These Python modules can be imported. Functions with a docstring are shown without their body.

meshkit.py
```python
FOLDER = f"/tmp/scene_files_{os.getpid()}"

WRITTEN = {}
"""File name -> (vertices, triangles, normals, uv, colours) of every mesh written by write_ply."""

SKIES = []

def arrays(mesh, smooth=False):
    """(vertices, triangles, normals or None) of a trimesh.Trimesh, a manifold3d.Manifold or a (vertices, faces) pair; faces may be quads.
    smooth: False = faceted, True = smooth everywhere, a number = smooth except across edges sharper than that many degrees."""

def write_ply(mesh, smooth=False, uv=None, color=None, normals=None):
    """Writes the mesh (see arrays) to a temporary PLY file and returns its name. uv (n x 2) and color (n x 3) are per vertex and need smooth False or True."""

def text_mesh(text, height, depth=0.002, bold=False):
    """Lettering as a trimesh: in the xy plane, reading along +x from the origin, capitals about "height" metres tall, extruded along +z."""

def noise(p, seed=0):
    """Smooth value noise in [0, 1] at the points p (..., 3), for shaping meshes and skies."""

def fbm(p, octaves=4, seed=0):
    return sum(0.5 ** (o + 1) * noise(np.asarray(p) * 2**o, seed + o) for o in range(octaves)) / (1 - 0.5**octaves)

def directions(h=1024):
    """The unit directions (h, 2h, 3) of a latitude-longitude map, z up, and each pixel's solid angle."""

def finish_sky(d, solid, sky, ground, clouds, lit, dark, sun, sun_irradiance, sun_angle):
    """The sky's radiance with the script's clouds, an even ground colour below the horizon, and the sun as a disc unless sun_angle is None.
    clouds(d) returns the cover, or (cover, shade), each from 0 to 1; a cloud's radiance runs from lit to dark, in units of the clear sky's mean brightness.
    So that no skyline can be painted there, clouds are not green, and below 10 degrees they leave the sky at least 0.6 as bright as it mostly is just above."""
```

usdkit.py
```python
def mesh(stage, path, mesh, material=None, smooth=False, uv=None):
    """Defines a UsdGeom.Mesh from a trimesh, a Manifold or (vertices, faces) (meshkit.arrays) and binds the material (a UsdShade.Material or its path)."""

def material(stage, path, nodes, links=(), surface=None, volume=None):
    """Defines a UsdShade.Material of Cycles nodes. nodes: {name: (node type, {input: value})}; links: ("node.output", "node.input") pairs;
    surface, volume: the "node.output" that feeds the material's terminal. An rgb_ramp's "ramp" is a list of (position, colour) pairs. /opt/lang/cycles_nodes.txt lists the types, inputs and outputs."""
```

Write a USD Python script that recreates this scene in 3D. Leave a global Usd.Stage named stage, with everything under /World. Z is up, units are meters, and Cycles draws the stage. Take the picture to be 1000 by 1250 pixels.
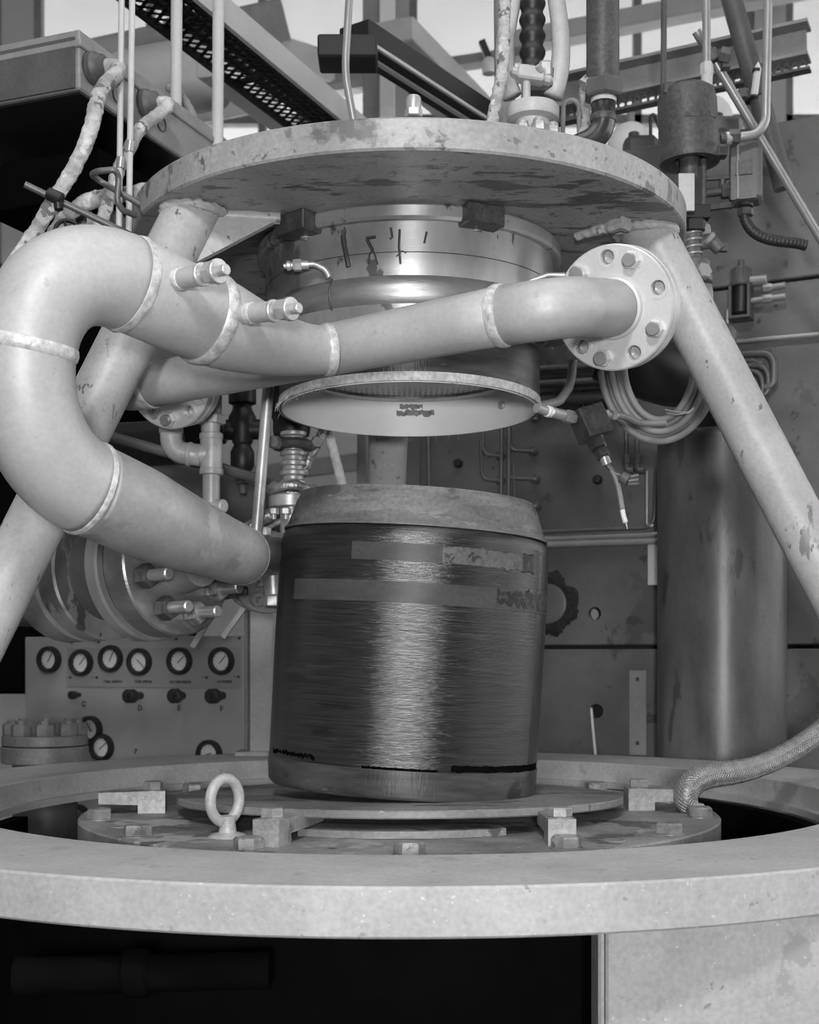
import math, random, re
import numpy as np, trimesh, manifold3d as m3, usdkit, meshkit
from pxr import Usd, UsdGeom, UsdLux, UsdShade, Gf, Sdf, Vt
from shapely.geometry import Polygon

# ------------------------------------------------------------------ stage, camera, light
stage = Usd.Stage.CreateInMemory()
UsdGeom.SetStageUpAxis(stage, UsdGeom.Tokens.z)
UsdGeom.SetStageMetersPerUnit(stage, 1.0)
WORLD = UsdGeom.Xform.Define(stage, '/World'); stage.SetDefaultPrim(WORLD.GetPrim())
UsdGeom.Scope.Define(stage, '/World/Looks')
rng = np.random.default_rng(7); random.seed(7)

F, CX, HY, CAMY, CAMZ = 1609.0, 500.0, 800.0, -2.2, 1.3      # focal length in pixels, principal column, horizon row, camera place
cam = UsdGeom.Camera.Define(stage, '/World/camera')
cam.AddTranslateOp().Set(Gf.Vec3d(0, CAMY, CAMZ)); cam.AddRotateXOp().Set(90.0)
cam.CreateHorizontalApertureAttr(36.0); cam.CreateVerticalApertureAttr(45.0)
cam.CreateFocalLengthAttr(36.0 * F / 1000); cam.CreateVerticalApertureOffsetAttr((HY - 625) * 36.0 / 1000)
cam.CreateFocusDistanceAttr(1.85); cam.CreateFStopAttr(11.0); cam.CreateExposureAttr(-0.12)
cam.CreateClippingRangeAttr(Gf.Vec2f(0.05, 200))

def nodes_mat(name, nodes, links, surface): return usdkit.material(stage, '/World/Looks/' + name, nodes, links, surface=surface)
dome = UsdLux.DomeLight.Define(stage, '/World/sky'); dome.CreateIntensityAttr(1.15); dome.CreateColorAttr(Gf.Vec3f(1, 1, 1))
flash = UsdLux.DiskLight.Define(stage, '/World/photo_lamp')           # the photographer's lamp beside the camera
flash.CreateRadiusAttr(0.10); flash.CreateIntensityAttr(500.0); flash.CreateColorAttr(Gf.Vec3f(1, 1, 1))
flash.AddTranslateOp().Set(Gf.Vec3d(0.03, -2.95, 1.37)); flash.AddRotateXOp().Set(91.0)
flood = UsdLux.DiskLight.Define(stage, '/World/flood_lamp')           # a flood lamp on a high stand behind the photographer
flood.CreateRadiusAttr(0.16); flood.CreateIntensityAttr(165.0); flood.CreateColorAttr(Gf.Vec3f(1, 1, 1))
flood.AddTranslateOp().Set(Gf.Vec3d(-0.15, -2.7, 2.85)); flood.AddRotateXOp().Set(62.0)

top_fill = UsdLux.RectLight.Define(stage, '/World/overhead_fill')             # unseen overhead light added to brighten the upward faces
top_fill.CreateWidthAttr(5.0); top_fill.CreateHeightAttr(3.5); top_fill.CreateIntensityAttr(2.0); top_fill.CreateColorAttr(Gf.Vec3f(1, 1, 1)); top_fill.AddTranslateOp().Set(Gf.Vec3d(0, -1.6, 5.9))

# ------------------------------------------------------------------ helpers
def D(px, py, d): return np.array([(px - CX) * d / F, CAMY + d, CAMZ + (HY - py) * d / F])   # the point seen at that pixel, d metres in front of the camera
def V(*a): return np.array(a, float)
def unit(v): v = np.asarray(v, float); return v / np.linalg.norm(v)
used = {}
def numbered(parent, name):
    k = used.get((parent, name), 0); used[(parent, name)] = k + 1
    return f'{parent}/{name}' + (f'_{k:03d}' if k else '')
def tag(p, **kw):
    for k, v in kw.items():
        if v: p.SetCustomDataByKey(k, v)
class Th:
    def __init__(s, name, label, cat, base=(0, 0, 0), group=None, kind=None, M=None):
        s.M = np.eye(4) if M is None else np.array(M, float)
        if M is None: s.M[:3, 3] = base
        s.inv = np.linalg.inv(s.M)
        x = UsdGeom.Xform.Define(stage, numbered('/World', name)); x.AddTransformOp().Set(Gf.Matrix4d(s.M.T.tolist()))
        s.path = str(x.GetPath()); s.prim = x.GetPrim(); tag(s.prim, label=label, category=cat, group=group, kind=kind)
    def part(s, name, mesh, mat, smooth=35, parent=None, label=None, kind=None):
        m = tm(mesh); m.apply_transform(s.inv)
        p = usdkit.mesh(stage, numbered(parent or s.path, name), m, mat, smooth)
        tag(p.GetPrim(), label=label, kind=kind)
        return str(p.GetPath())
def solo(name, mesh, mat, label, cat, smooth=35, group=None, kind=None):
    m = tm(mesh); b = m.bounds; base = V((b[0][0] + b[1][0]) / 2, (b[0][1] + b[1][1]) / 2, b[0][2])
    m.apply_translation(-base)
    p = usdkit.mesh(stage, numbered('/World', name), m, mat, smooth); UsdGeom.Xformable(p).AddTranslateOp().Set(Gf.Vec3d(*map(float, base)))
    tag(p.GetPrim(), label=label, category=cat, group=group, kind=kind)
    return str(p.GetPath())
def struct(name, mesh, mat, label=None, cat=None): return solo(name, mesh, mat, label or name.replace('_', ' '), cat or name.split('_')[0], kind='structure')
def copy_thing(src, name, label, cat, M, group=None):
    x = UsdGeom.Xform.Define(stage, numbered('/World', name)); x.AddTransformOp().Set(Gf.Matrix4d(np.array(M).T.tolist()))
    p = x.GetPrim(); p.GetReferences().AddInternalReference(src.path); p.SetInstanceable(True)
    for k, v in dict(label=label, category=cat, group=group).items():
        if v: p.SetCustomDataByKey(k, v)
    return p

def tm(mesh):
    if isinstance(mesh, (list, tuple)) and not isinstance(mesh[0], np.ndarray): return trimesh.util.concatenate([tm(x) for x in mesh])
    if hasattr(mesh, 'to_mesh'):
        q = mesh.to_mesh(); return trimesh.Trimesh(q.vert_properties[:, :3], q.tri_verts, process=False)
    if isinstance(mesh, tuple): return trimesh.Trimesh(mesh[0], mesh[1], process=False)
    return mesh.copy()
def mani(mesh):
    m = tm(mesh); m.merge_vertices()
    return m3.Manifold(m3.Mesh(np.asarray(m.vertices, np.float32), np.asarray(m.faces, np.uint32)))
def frame(z, x=(0, 0, 1)):
    z = unit(z); x = np.asarray(x, float)
    if abs(np.dot(z, unit(x))) > .98: x = V(1, 0, 0) if abs(z[0]) < .9 else V(0, 1, 0)
    x = unit(x - z * np.dot(x, z)); return np.stack([x, np.cross(z, x), z], 1)
def put(mesh, at, z=(0, 0, 1), x=(1, 0, 0)):
    m = tm(mesh); T = np.eye(4); T[:3, :3] = frame(z, x); T[:3, 3] = at; m.apply_transform(T); return m
def box(size, at=(0, 0, 0), z=(0, 0, 1), x=(1, 0, 0), bev=None):
    """a box with chamfered edges, centred at `at`"""
    h = np.asarray(size, float) / 2; b = min(h) * .12 if bev is None else bev
    pts = [[sx * (h[0] - b * (k != 0)), sy * (h[1] - b * (k != 1)), sz * (h[2] - b * (k != 2))] for sx in (-1, 1) for sy in (-1, 1) for sz in (-1, 1) for k in range(3)]
    return put(trimesh.convex.convex_hull(np.array(pts)), at, z, x)
def bar(a, b, w, h, up=(0, 0, 1), bev=None):
    a, b = np.asarray(a, float), np.asarray(b, float)
    return box((h, w, np.linalg.norm(b - a)), (a + b) / 2, b - a, up, bev)
def lathe(prof, at=(0, 0, 0), z=(0, 0, 1), n=40, x=(1, 0, 0), a0=0, a1=None):
    """profile of (r, z) pairs turned about z; closed when it begins and ends on the axis or returns to its start"""
    prof = np.array(prof, float); full = a1 is None
    t = np.radians(np.linspace(a0, 360 + a0, n, endpoint=False) if full else np.linspace(a0, a1, n))
    v = np.stack([np.outer(np.cos(t), prof[:, 0]), np.outer(np.sin(t), prof[:, 0]), np.tile(prof[:, 1], (len(t), 1))], -1).reshape(-1, 3)
    k, f = len(prof), []
    for i in range(n if full else n - 1):
        j = (i + 1) % n
        for q in range(k - 1): f.append([i * k + q, j * k + q, j * k + q + 1, i * k + q + 1])
    f = np.array(f); f = np.vstack([f[:, [0, 1, 2]], f[:, [0, 2, 3]]])
    m = trimesh.Trimesh(v, f, process=False)
    if not full:
        for i in (0, n - 1):
            idx = [i * k + q for q in range(k - 1)]
            from trimesh.creation import triangulate_polygon
            tri = triangulate_polygon(Polygon(prof[:-1]), engine='earcut')
            pv, pf = tri
            vv = np.stack([np.cos(t[i]) * pv[:, 0], np.sin(t[i]) * pv[:, 0], pv[:, 1]], 1)
            m = trimesh.util.concatenate([m, trimesh.Trimesh(vv, pf if i else pf[:, ::-1], process=False)])
    m.merge_vertices(); m.update_faces(m.nondegenerate_faces()); trimesh.repair.fix_normals(m)
    return put(m, at, z, x)
def cyl(r, a, b, n=24, bev=0.0):
    a, b = np.asarray(a, float), np.asarray(b, float); L = np.linalg.norm(b - a); c = bev
    p = [(0, 0), (r - c, 0), (r, c), (r, L - c), (r - c, L), (0, L)] if c else [(0, 0), (r, 0), (r, L), (0, L)]
    return lathe(p, a, b - a, n)
def rlathe(r0, r1, z0, z1, c=.002, **k): return lathe([(r0, z0), (r1 - c, z0), (r1, z0 + c), (r1, z1 - c), (r1 - c, z1), (r0 + c, z1), (r0, z1 - c), (r0, z0)], **k)
def hexn(w, h, at, z, x=(1, 0, 0), hole=0):
    """hexagon head or nut, w across corners"""
    r = w / 2; L = [(r * .9, 0), (r, h * .1), (r, h * .82), (r * .86, h)]
    return lathe([(0, 0)] + L + [(0, h)], at, z, 6, x)
def sweep(pts, r, n=20, cap=True, lump=0, seed=0, ls=1.6):
    pts = np.asarray(pts, float); r = np.broadcast_to(np.asarray(r, float), len(pts))
    tan = np.gradient(pts, axis=0); tan /= np.linalg.norm(tan, axis=1, keepdims=True)
    x = frame(tan[0])[:, 0]; rings = []
    a = np.linspace(0, 2 * np.pi, n, endpoint=False)
    for p, t, rr in zip(pts, tan, r):
        x = unit(x - t * np.dot(x, t)); y = np.cross(t, x)
        rings.append(p + rr * (np.outer(np.cos(a), x) + np.outer(np.sin(a), y)))
    v = np.array(rings); k = len(pts)
    if lump:
        off = meshkit.fbm(v / (r.mean() * ls), 3, seed) - .5
        v = pts[:, None] + (v - pts[:, None]) * (1 + lump * off[..., None])
    i, j = np.meshgrid(np.arange(k - 1), np.arange(n), indexing='ij'); i, j = i.ravel(), j.ravel(); j2 = (j + 1) % n
    q = np.stack([i * n + j, i * n + j2, (i + 1) * n + j2, (i + 1) * n + j], 1)
    f = np.vstack([q[:, [0, 1, 2]], q[:, [0, 2, 3]]]); v = v.reshape(-1, 3)
    if cap:
        v = np.vstack([v, pts[0], pts[-1]]); a = np.arange(n); b = (a + 1) % n
        f = np.vstack([f, np.stack([b, a, np.full(n, len(v) - 2)], 1), np.stack([a + (k - 1) * n, b + (k - 1) * n, np.full(n, len(v) - 1)], 1)])
    return trimesh.Trimesh(v, f, process=False)
def fillet(pts, rad, n=9):
    pts = [np.asarray(p, float) for p in pts]; rad = np.broadcast_to(rad, len(pts)); out = [pts[0]]
    for a, b, c, r in zip(pts, pts[1:], pts[2:], rad[1:]):
        u, w = unit(a - b), unit(c - b); ang = math.acos(np.clip(np.dot(u, w), -1, 1))
        if ang > 3.1: out.append(b); continue
        t = min(r / math.tan(ang / 2), .49 * np.linalg.norm(a - b), .49 * np.linalg.norm(c - b)); rr = t * math.tan(ang / 2)
        cen = b + unit(u + w) * rr / math.sin(ang / 2); p0, p1 = b + u * t - cen, b + w * t - cen; th = math.pi - ang
        for s in np.linspace(0, 1, n): out.append(cen + (math.sin((1 - s) * th) * p0 + math.sin(s * th) * p1) / math.sin(th))
    return np.array(out + [pts[-1]])
def spline(pts, n=40):
    from scipy.interpolate import CubicSpline
    pts = np.asarray(pts, float); t = np.r_[0, np.cumsum(np.linalg.norm(np.diff(pts, axis=0), axis=1))]
    return CubicSpline(t, pts)(np.linspace(0, t[-1], n))
def weld(at, axis, r, w=.008, h=.003, n=90, seed=0):
    """a rippled weld bead round a pipe of radius r"""
    m = lathe([(r - .002, -w), (r + h * .6, -w * .7), (r + h, 0), (r + h * .6, w * .7), (r - .002, w), (r - .002, -w)], at, axis, n)
    c = np.asarray(at); v = m.vertices - c; k = meshkit.noise(v * 260 + 40, seed)[:, None] - .5
    m.vertices = c + v * (1 + .02 * k); return m
def plane_disc(r, at, z, n=24): return lathe([(0, 0), (r, 0), (r, .0006), (0, .0006)], at, z, n)

# ------------------------------------------------------------------ materials
def g(v): return (v, v, v)
def mat(name, c, rough=.5, metal=0.0, var=.12, vs=7.0, spots=None, bump=None, stretch=(1, 1, 1), spec=.5, detail=5, wear=None, aniso=0):
    """grey procedural surface: base value c, low-frequency variation, spots = (value, scale, threshold, stretch), bump = (scale, metres, stretch), wear = fine speckle amount"""
    N = {'tc': ('texture_coordinate', {}), 'mp': ('mapping', {'scale': stretch}), 'n1': ('noise_texture', {'scale': vs, 'detail': float(detail), 'roughness': .62}),
         'r1': ('rgb_ramp', {'ramp': [(.34, g(c * (1 - var))), (.5, g(c)), (.66, g(c * (1 + var)))]}),
         'p': ('principled_bsdf', {'metallic': metal, 'specular_ior_level': spec, 'roughness': rough})}
    L = [('tc.object', 'mp.vector'), ('mp.vector', 'n1.vector'), ('n1.fac', 'r1.fac')]; out = 'r1.color'
    if wear:
        N['n4'] = ('noise_texture', {'scale': 160.0, 'detail': 3.0}); N['r4'] = ('rgb_ramp', {'ramp': [(.3, g(1 - wear)), (.7, g(1 + wear))]}); N['m4'] = ('mix', {'mix_type': 'multiply', 'fac': 1.0})
        L += [('tc.object', 'n4.vector'), ('n4.fac', 'r4.fac'), (out, 'm4.color1'), ('r4.color', 'm4.color2')]; out = 'm4.color'
    for i, sp in enumerate(spots or []):
        v, sc, th, st = sp
        N[f'ms{i}'] = ('mapping', {'scale': st, 'location': (3.1 * i, 1.7 * i, .4)}); N[f'ns{i}'] = ('noise_texture', {'scale': sc, 'detail': 7.0, 'roughness': .62})
        N[f'rs{i}'] = ('rgb_ramp', {'ramp': [(th - .012, g(0)), (th + .012, g(1))]}); N[f'mm{i}'] = ('mix', {'color2': g(v)})
        L += [('tc.object', f'ms{i}.vector'), (f'ms{i}.vector', f'ns{i}.vector'), (f'ns{i}.fac', f'rs{i}.fac'), (f'rs{i}.color', f'mm{i}.fac'), (out, f'mm{i}.color1')]; out = f'mm{i}.color'
    L.append((out, 'p.base_color'))
    if bump:
        sc, dist, st = bump
        N['mb'] = ('mapping', {'scale': st}); N['nb'] = ('noise_texture', {'scale': sc, 'detail': 4.0, 'roughness': .6}); N['b'] = ('bump', {'strength': 1.0, 'distance': dist})
        L += [('tc.object', 'mb.vector'), ('mb.vector', 'nb.vector'), ('nb.fac', 'b.height'), ('b.normal', 'p.normal')]
    if aniso:   # turned or wound round the z axis: highlights stretch across the grain
        N['tg'] = ('tangent', {'direction_type': 'radial', 'axis': 'z'}); N['p'][1].update(anisotropic=aniso, anisotropic_rotation=.25); L.append(('tg.tangent', 'p.tangent'))
    return nodes_mat(name, N, L, 'p.BSDF')
I3 = (1, 1, 1)
PLATE = mat('plate_paint', .29, .42, var=.2, vs=5, spots=[(.11, 4.5, .585, (.7, 2.2, 1)), (.10, 18, .61, (.6, 2, 1)), (.16, 42, .62, I3)], bump=(60, .0006, I3), wear=.12)
LEG = mat('leg_paint', .38, .42, var=.12, vs=9, spots=[(.2, 26, .635, (1, 1, .3)), (.12, 60, .655, (1, 1, .5))], bump=(90, .0005, I3), wear=.08)
RING = mat('ring_paint', .35, .55, var=.12, vs=8, spots=[(.29, 13, .64, I3), (.5, 130, .66, I3), (.22, 60, .67, I3)], bump=(120, .0006, I3), wear=.1)
PIPE = mat('blasted_steel_pipe', .39, .48, .12, var=.10, vs=9, wear=.06, spots=[(.32, 60, .67, I3)], bump=(300, .00012, I3), spec=.5)
PIPE2 = mat('dull_steel_pipe', .26, .48, .12, var=.2, vs=8, wear=.08, spots=[(.21, 9, .59, (1, 2, 2)), (.31, 7, .61, (2, 1, 1))], bump=(260, .00015, I3))
WELD = mat('weld_bead', .52, .45, .2, var=.3, vs=90, bump=(160, .0012, I3))
FLANGE = mat('machined_flange', .62, .38, .3, var=.05, vs=12, wear=.04)
STEEL = mat('bright_steel', .46, .38, .45, var=.18, vs=30, bump=(200, .0002, I3))
THREAD = mat('threaded_steel', .42, .35, .6, var=.15, vs=30, bump=(1, .0005, I3))
TORUS = mat('brushed_steel_torus', .34, .38, .75, var=.3, vs=7, stretch=(1, 1, 2.5), bump=(30, .0003, (1, 1, 9)))
CHAMB = mat('chamber_steel', .36, .42, .5, var=.4, vs=6, stretch=(1, 1, .35), bump=(12, .0002, (.6, .6, 60)), spots=[(.17, 8, .60, (1, 1, .4)), (.12, 22, .62, (1, 1, .5))], aniso=.85)
DARKSTEEL = mat('dark_oxide_steel', .075, .45, .3, var=.35, vs=30, wear=.25, bump=(150, .0004, I3))
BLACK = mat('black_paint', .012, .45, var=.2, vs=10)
PITCH = mat('shadow_and_ply_black', .0035, .9, var=.2, vs=10, spec=.02)  # near-black colour standing for deep shadow; the torn ply is really black
BASEF = mat('base_flange_paint', .21, .55, var=.4, vs=6, spots=[(.36, 5, .585, I3), (.1, 12, .60, I3), (.42, 90, .67, I3)], bump=(80, .0006, I3), wear=.16)
PAD = mat('scuffed_pad_plate', .2, .5, var=.35, vs=6, spots=[(.09, 6, .58, (1, 2, 1)), (.42, 60, .66, I3)], bump=(60, .0005, I3), wear=.14)
CLAMP = mat('clamp_steel', .30, .42, .2, var=.2, vs=20, spots=[(.17, 26, .61, I3), (.45, 30, .64, I3)], bump=(140, .0004, I3), wear=.14)
HEX = mat('worn_hex_steel', .27, .42, .3, var=.3, vs=40, spots=[(.14, 50, .58, I3)], bump=(200, .0003, I3))
EYE = mat('galvanised_eye', .40, .5, .1, var=.12, vs=30, bump=(200, .0005, I3), wear=.12)
FIBRE = mat('wound_fibre', .018, .29, var=.6, vs=5, stretch=(2, 2, 70), spots=[(.009, 5, .60, (1, 1, 7)), (.03, 9, .63, (1, 1, 12))], bump=(16, .00042, (.4, .4, 85)), spec=1.0, detail=8, aniso=.92)
FIBRE2 = mat('wound_fibre_base', .055, .45, var=.45, vs=5, stretch=(2, 2, 14), bump=(40, .0005, (6, 6, 1)), spots=[(.11, 12, .62, (1, 1, 3)), (.02, 10, .62, (1, 1, 2))], aniso=.8)
COLLAR = mat('cut_fibre_collar', .15, .5, var=.28, vs=8, stretch=(1, 1, 5), bump=(90, .0005, (1, 1, 3)), wear=.2, spots=[(.21, 6, .60, (1, 1, 5)), (.09, 8, .62, (1, 1, 3))])
TAPE = mat('smooth_resin_band', .058, .5, var=.2, vs=9, stretch=(1, 1, 3), wear=.14, bump=(14, .00015, (.35, .35, 75)), spec=.45, aniso=.6)
TAPE2 = mat('scraped_resin_band', .095, .5, var=.25, vs=14, spots=[(.03, 85, .59, I3)], wear=.25)
TAPE3 = mat('peeled_dark_band', .012, .5, var=.3, vs=30, spots=[(.055, 80, .55, I3)])
WALL = mat('bulkhead_paint', .115, .45, var=.34, vs=2.6, spots=[(.085, 7, .60, (1, 1, .6)), (.055, 20, .65, I3)], bump=(30, .0004, I3), wear=.06)
TANK = mat('tank_paint', .10, .34, var=.4, vs=5, stretch=(1.6, 1.6, .5), spots=[(.065, 18, .62, (1, 1, .3)), (.125, 5, .60, (1, 1, .4))], bump=(14, .0008, (1, 1, .3)), wear=.08)
GPANEL = mat('gauge_panel_paint', .26, .55, var=.08, vs=4)
GTRIM = mat('gauge_plate_paint', .21, .5, var=.06, vs=6)
GLASSF = mat('gauge_face', .55, .5, var=.05, vs=20)
INK = mat('black_ink', .02, .6, var=.1)
LIGHTG = mat('light_grey_paint', .5, .5, var=.08, vs=6, wear=.04)
MIDG = mat('mid_grey_paint', .25, .5, var=.15, vs=8, wear=.08)
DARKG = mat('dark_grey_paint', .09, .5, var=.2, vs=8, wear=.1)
TUBE = mat('steel_tubing', .38, .35, .5, var=.12, vs=12)
TUBED = mat('dark_tubing', .13, .4, .3, var=.15, vs=12)
LAG = mat('frayed_lagging', .40, .85, var=.35, vs=22, spots=[(.14, 30, .58, I3), (.62, 26, .60, I3)], bump=(75, .004, I3))
FOIL = mat('crinkled_foil', .45, .3, .6, var=.4, vs=40, bump=(60, .006, I3))
CANV = mat('canister_crackle', .065, .45, var=.25, vs=14, wear=.3, bump=(220, .0006, I3))
CONC = mat('floor_concrete', .16, .7, var=.2, vs=3)
HALL = mat('hall_paint', .55, .7, var=.05, vs=1)
WHITE = mat('white_paint', .72, .5, var=.05, vs=5)
RUBBER = mat('black_rubber', .02, .5, var=.1)
MARK = mat('marker_stroke', .035, .5, var=.2, vs=60)
BRAID = mat('braid_wire', .34, .35, .5, var=.2, vs=90)
FRAY = mat('frayed_fibre_rim', .42, .7, var=.25, vs=30, wear=.25, bump=(200, .0008, I3))
# ------------------------------------------------------------------ hall shell
ZF = 0.0
struct('floor', box((16, 18, .1), (0, 2.0, -.05), bev=.01), CONC, 'dark concrete hall floor', 'floor')
def wall_with_holes(size_u, z0, z1, holes, th=.2):
    """an upright wall in the xz plane; holes = (u0, u1, z0, z1)"""
    m = m3.Manifold.cube((size_u, th, z1 - z0)).translate((-size_u / 2, 0, z0))
    for a, b, c, d in holes: m = m - m3.Manifold.cube((b - a, th * 3, d - c)).translate((a, -th, c))
    return tm(m)
PANE = nodes_mat('window_pane', {'t': ('transparent_bsdf', {'color': g(.95)}), 'gl': ('glossy_bsdf', {'roughness': .05}), 'f': ('fresnel', {'IOR': 1.45}), 'm': ('mix_closure', {})},
                 [('f.fac', 'm.fac'), ('t.BSDF', 'm.closure1'), ('gl.BSDF', 'm.closure2')], 'm.closure')
YB, HT = 6.2, 6.0
bw = [(-7.2 + 2.4 * i, -7.2 + 2.4 * i + 2.2, 3.75, 5.7) for i in range(6)]
struct('wall_back', put(wall_with_holes(16, 0, HT, bw), (0, YB, 0)), HALL, 'pale far wall of the hall with a band of high windows', 'wall')
rw = [(-6.0 + 2.6 * i, -6.0 + 2.6 * i + 2.3, 1.6, 5.6) for i in range(5)]
w = tm(wall_with_holes(18, 0, HT, rw)); w.apply_transform(trimesh.transformations.rotation_matrix(-math.pi / 2, [0, 0, 1])); w.apply_translation((7.5, 2, 0))
struct('wall_right', w, HALL, 'pale right wall of the hall with tall windows', 'wall')
struct('wall_left', box((.2, 18, HT), (-7.6, 2, HT / 2)), HALL, 'pale left wall of the hall', 'wall')
struct('wall_front', box((16, .2, HT), (0, -6.6, HT / 2)), HALL, 'pale wall behind the camera', 'wall')
struct('ceiling', box((16, 18, .2), (0, 2, HT + .1)), HALL, 'pale ceiling of the hall', 'ceiling')
for i, (a, b, c, d) in enumerate(bw):
    t = Th(f'window_{i + 1}', f'high steel-framed window in the far wall, number {i + 1} from the left', 'window', ((a + b) / 2, YB, c), kind='structure')
    fr = [box((b - a, .08, .06), ((a + b) / 2, YB + .05, z)) for z in (c + .03, (c + d) / 2, d - .03)] + [box((.05, .08, d - c), (x, YB + .05, (c + d) / 2)) for x in np.linspace(a + .025, b - .025, 4)]
    t.part('window_frame', fr, MIDG)
    t.part('pane', box((b - a, .006, d - c), ((a + b) / 2, YB + .06, (c + d) / 2), bev=.001), PANE, smooth=False)
for i, (a, b, c, d) in enumerate(rw):
    y0, y1 = 2 - b, 2 - a
    t = Th(f'window_{i + 7}', f'tall window in the right wall, number {i + 1} from the back', 'window', (7.5, (y0 + y1) / 2, c), kind='structure')
    t.part('window_frame', [box((.08, y1 - y0, .06), (7.55, (y0 + y1) / 2, z)) for z in np.linspace(c + .03, d - .03, 4)] + [box((.08, .05, d - c), (7.55, y, (c + d) / 2)) for y in np.linspace(y0 + .02, y1 - .02, 3)], MIDG)
    t.part('pane', box((.006, y1 - y0, d - c), (7.56, (y0 + y1) / 2, (c + d) / 2), bev=.001), PANE, smooth=False)

# ------------------------------------------------------------------ upper plate on three legs, with the chamber hung below
ZP = 1.3 + .671; TP = .044; RP = .452
stand = Th('plate_stand', 'round grey steel plate standing on three slanted pipe legs above the chamber', 'test stand', (0, 0, ZP))
pl = lathe([(0, 0), (RP - .003, 0), (RP, .003), (RP, TP - .003), (RP - .003, TP), (0, TP)], (.0005, 0, ZP), n=160)
stand.part('top_plate', pl, PLATE, 40)
legs = []
for k, deg in enumerate((-18.5, 214, 95)):
    a = math.radians(deg); top, bot = V(.392 * math.cos(a), .392 * math.sin(a), ZP), V(.835 * math.cos(a), .835 * math.sin(a), 1.0740)
    d = unit(top - bot); r = .0405
    m = mani(sweep([bot - d * .05, top + d * .05], r, 40)).trim_by_plane((0, 0, -1), -ZP).trim_by_plane((0, 0, 1), 1.074)
    q = stand.part('leg', m, LEG, label='slanted pipe leg' if k < 2 else 'rear pipe leg with scabby paint')
    # weld bead where the leg meets the plate
    R = r / d[2] * 1.0
    ring = [top + V(math.cos(a) * math.cos(t) * (R + .000) - math.sin(a) * math.sin(t) * (r + .000), math.sin(a) * math.cos(t) * (R + .000) + math.cos(a) * math.sin(t) * (r + .000), -.006) for t in np.linspace(0, 2 * np.pi, 60)]
    stand.part('weld', sweep(ring, .0075, 10, lump=1.3, seed=k, ls=.9), LEG, parent=q)
    legs.append((a, top, bot, d))
    # gusset web between leg and plate, on the inner side
    if k == 1:
        ux = unit(V(-math.cos(a) * .35 + .8, -math.sin(a) * .35 + .0, 0)); s = top - d * .11 + ux * .03
        tri = np.array([top - V(0, 0, .004) + ux * .03, top + ux * .125 - V(0, 0, .004), top + ux * .125 - V(0, 0, .012), s]); nrm = unit(np.cross(tri[1] - tri[0], tri[3] - tri[0])) * .005
        stand.part('gusset', trimesh.convex.convex_hull(np.vstack([tri + nrm, tri - nrm])), LEG, label='triangular gusset with a ragged weld')
        stand.part('weld', sweep([top - V(0, 0, .006) + ux * s_ for s_ in np.linspace(.03, .13, 14)], .009, 10, lump=.8, seed=5), LEG)
    if k == 0:
        p0 = D(765, 287, 2.02); p1 = D(703, 291, 2.09); p0[2] = p1[2] = ZP - .007
        stand.part('weld', sweep([p0 + (p1 - p0) * s_ for s_ in np.linspace(0, 1, 22)], np.linspace(.012, .006, 22), 10, lump=1.6, seed=8, ls=.8), LEG, label='ragged leftover weld')
        p2 = p0 + V(-.005, .01, -.004)
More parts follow.
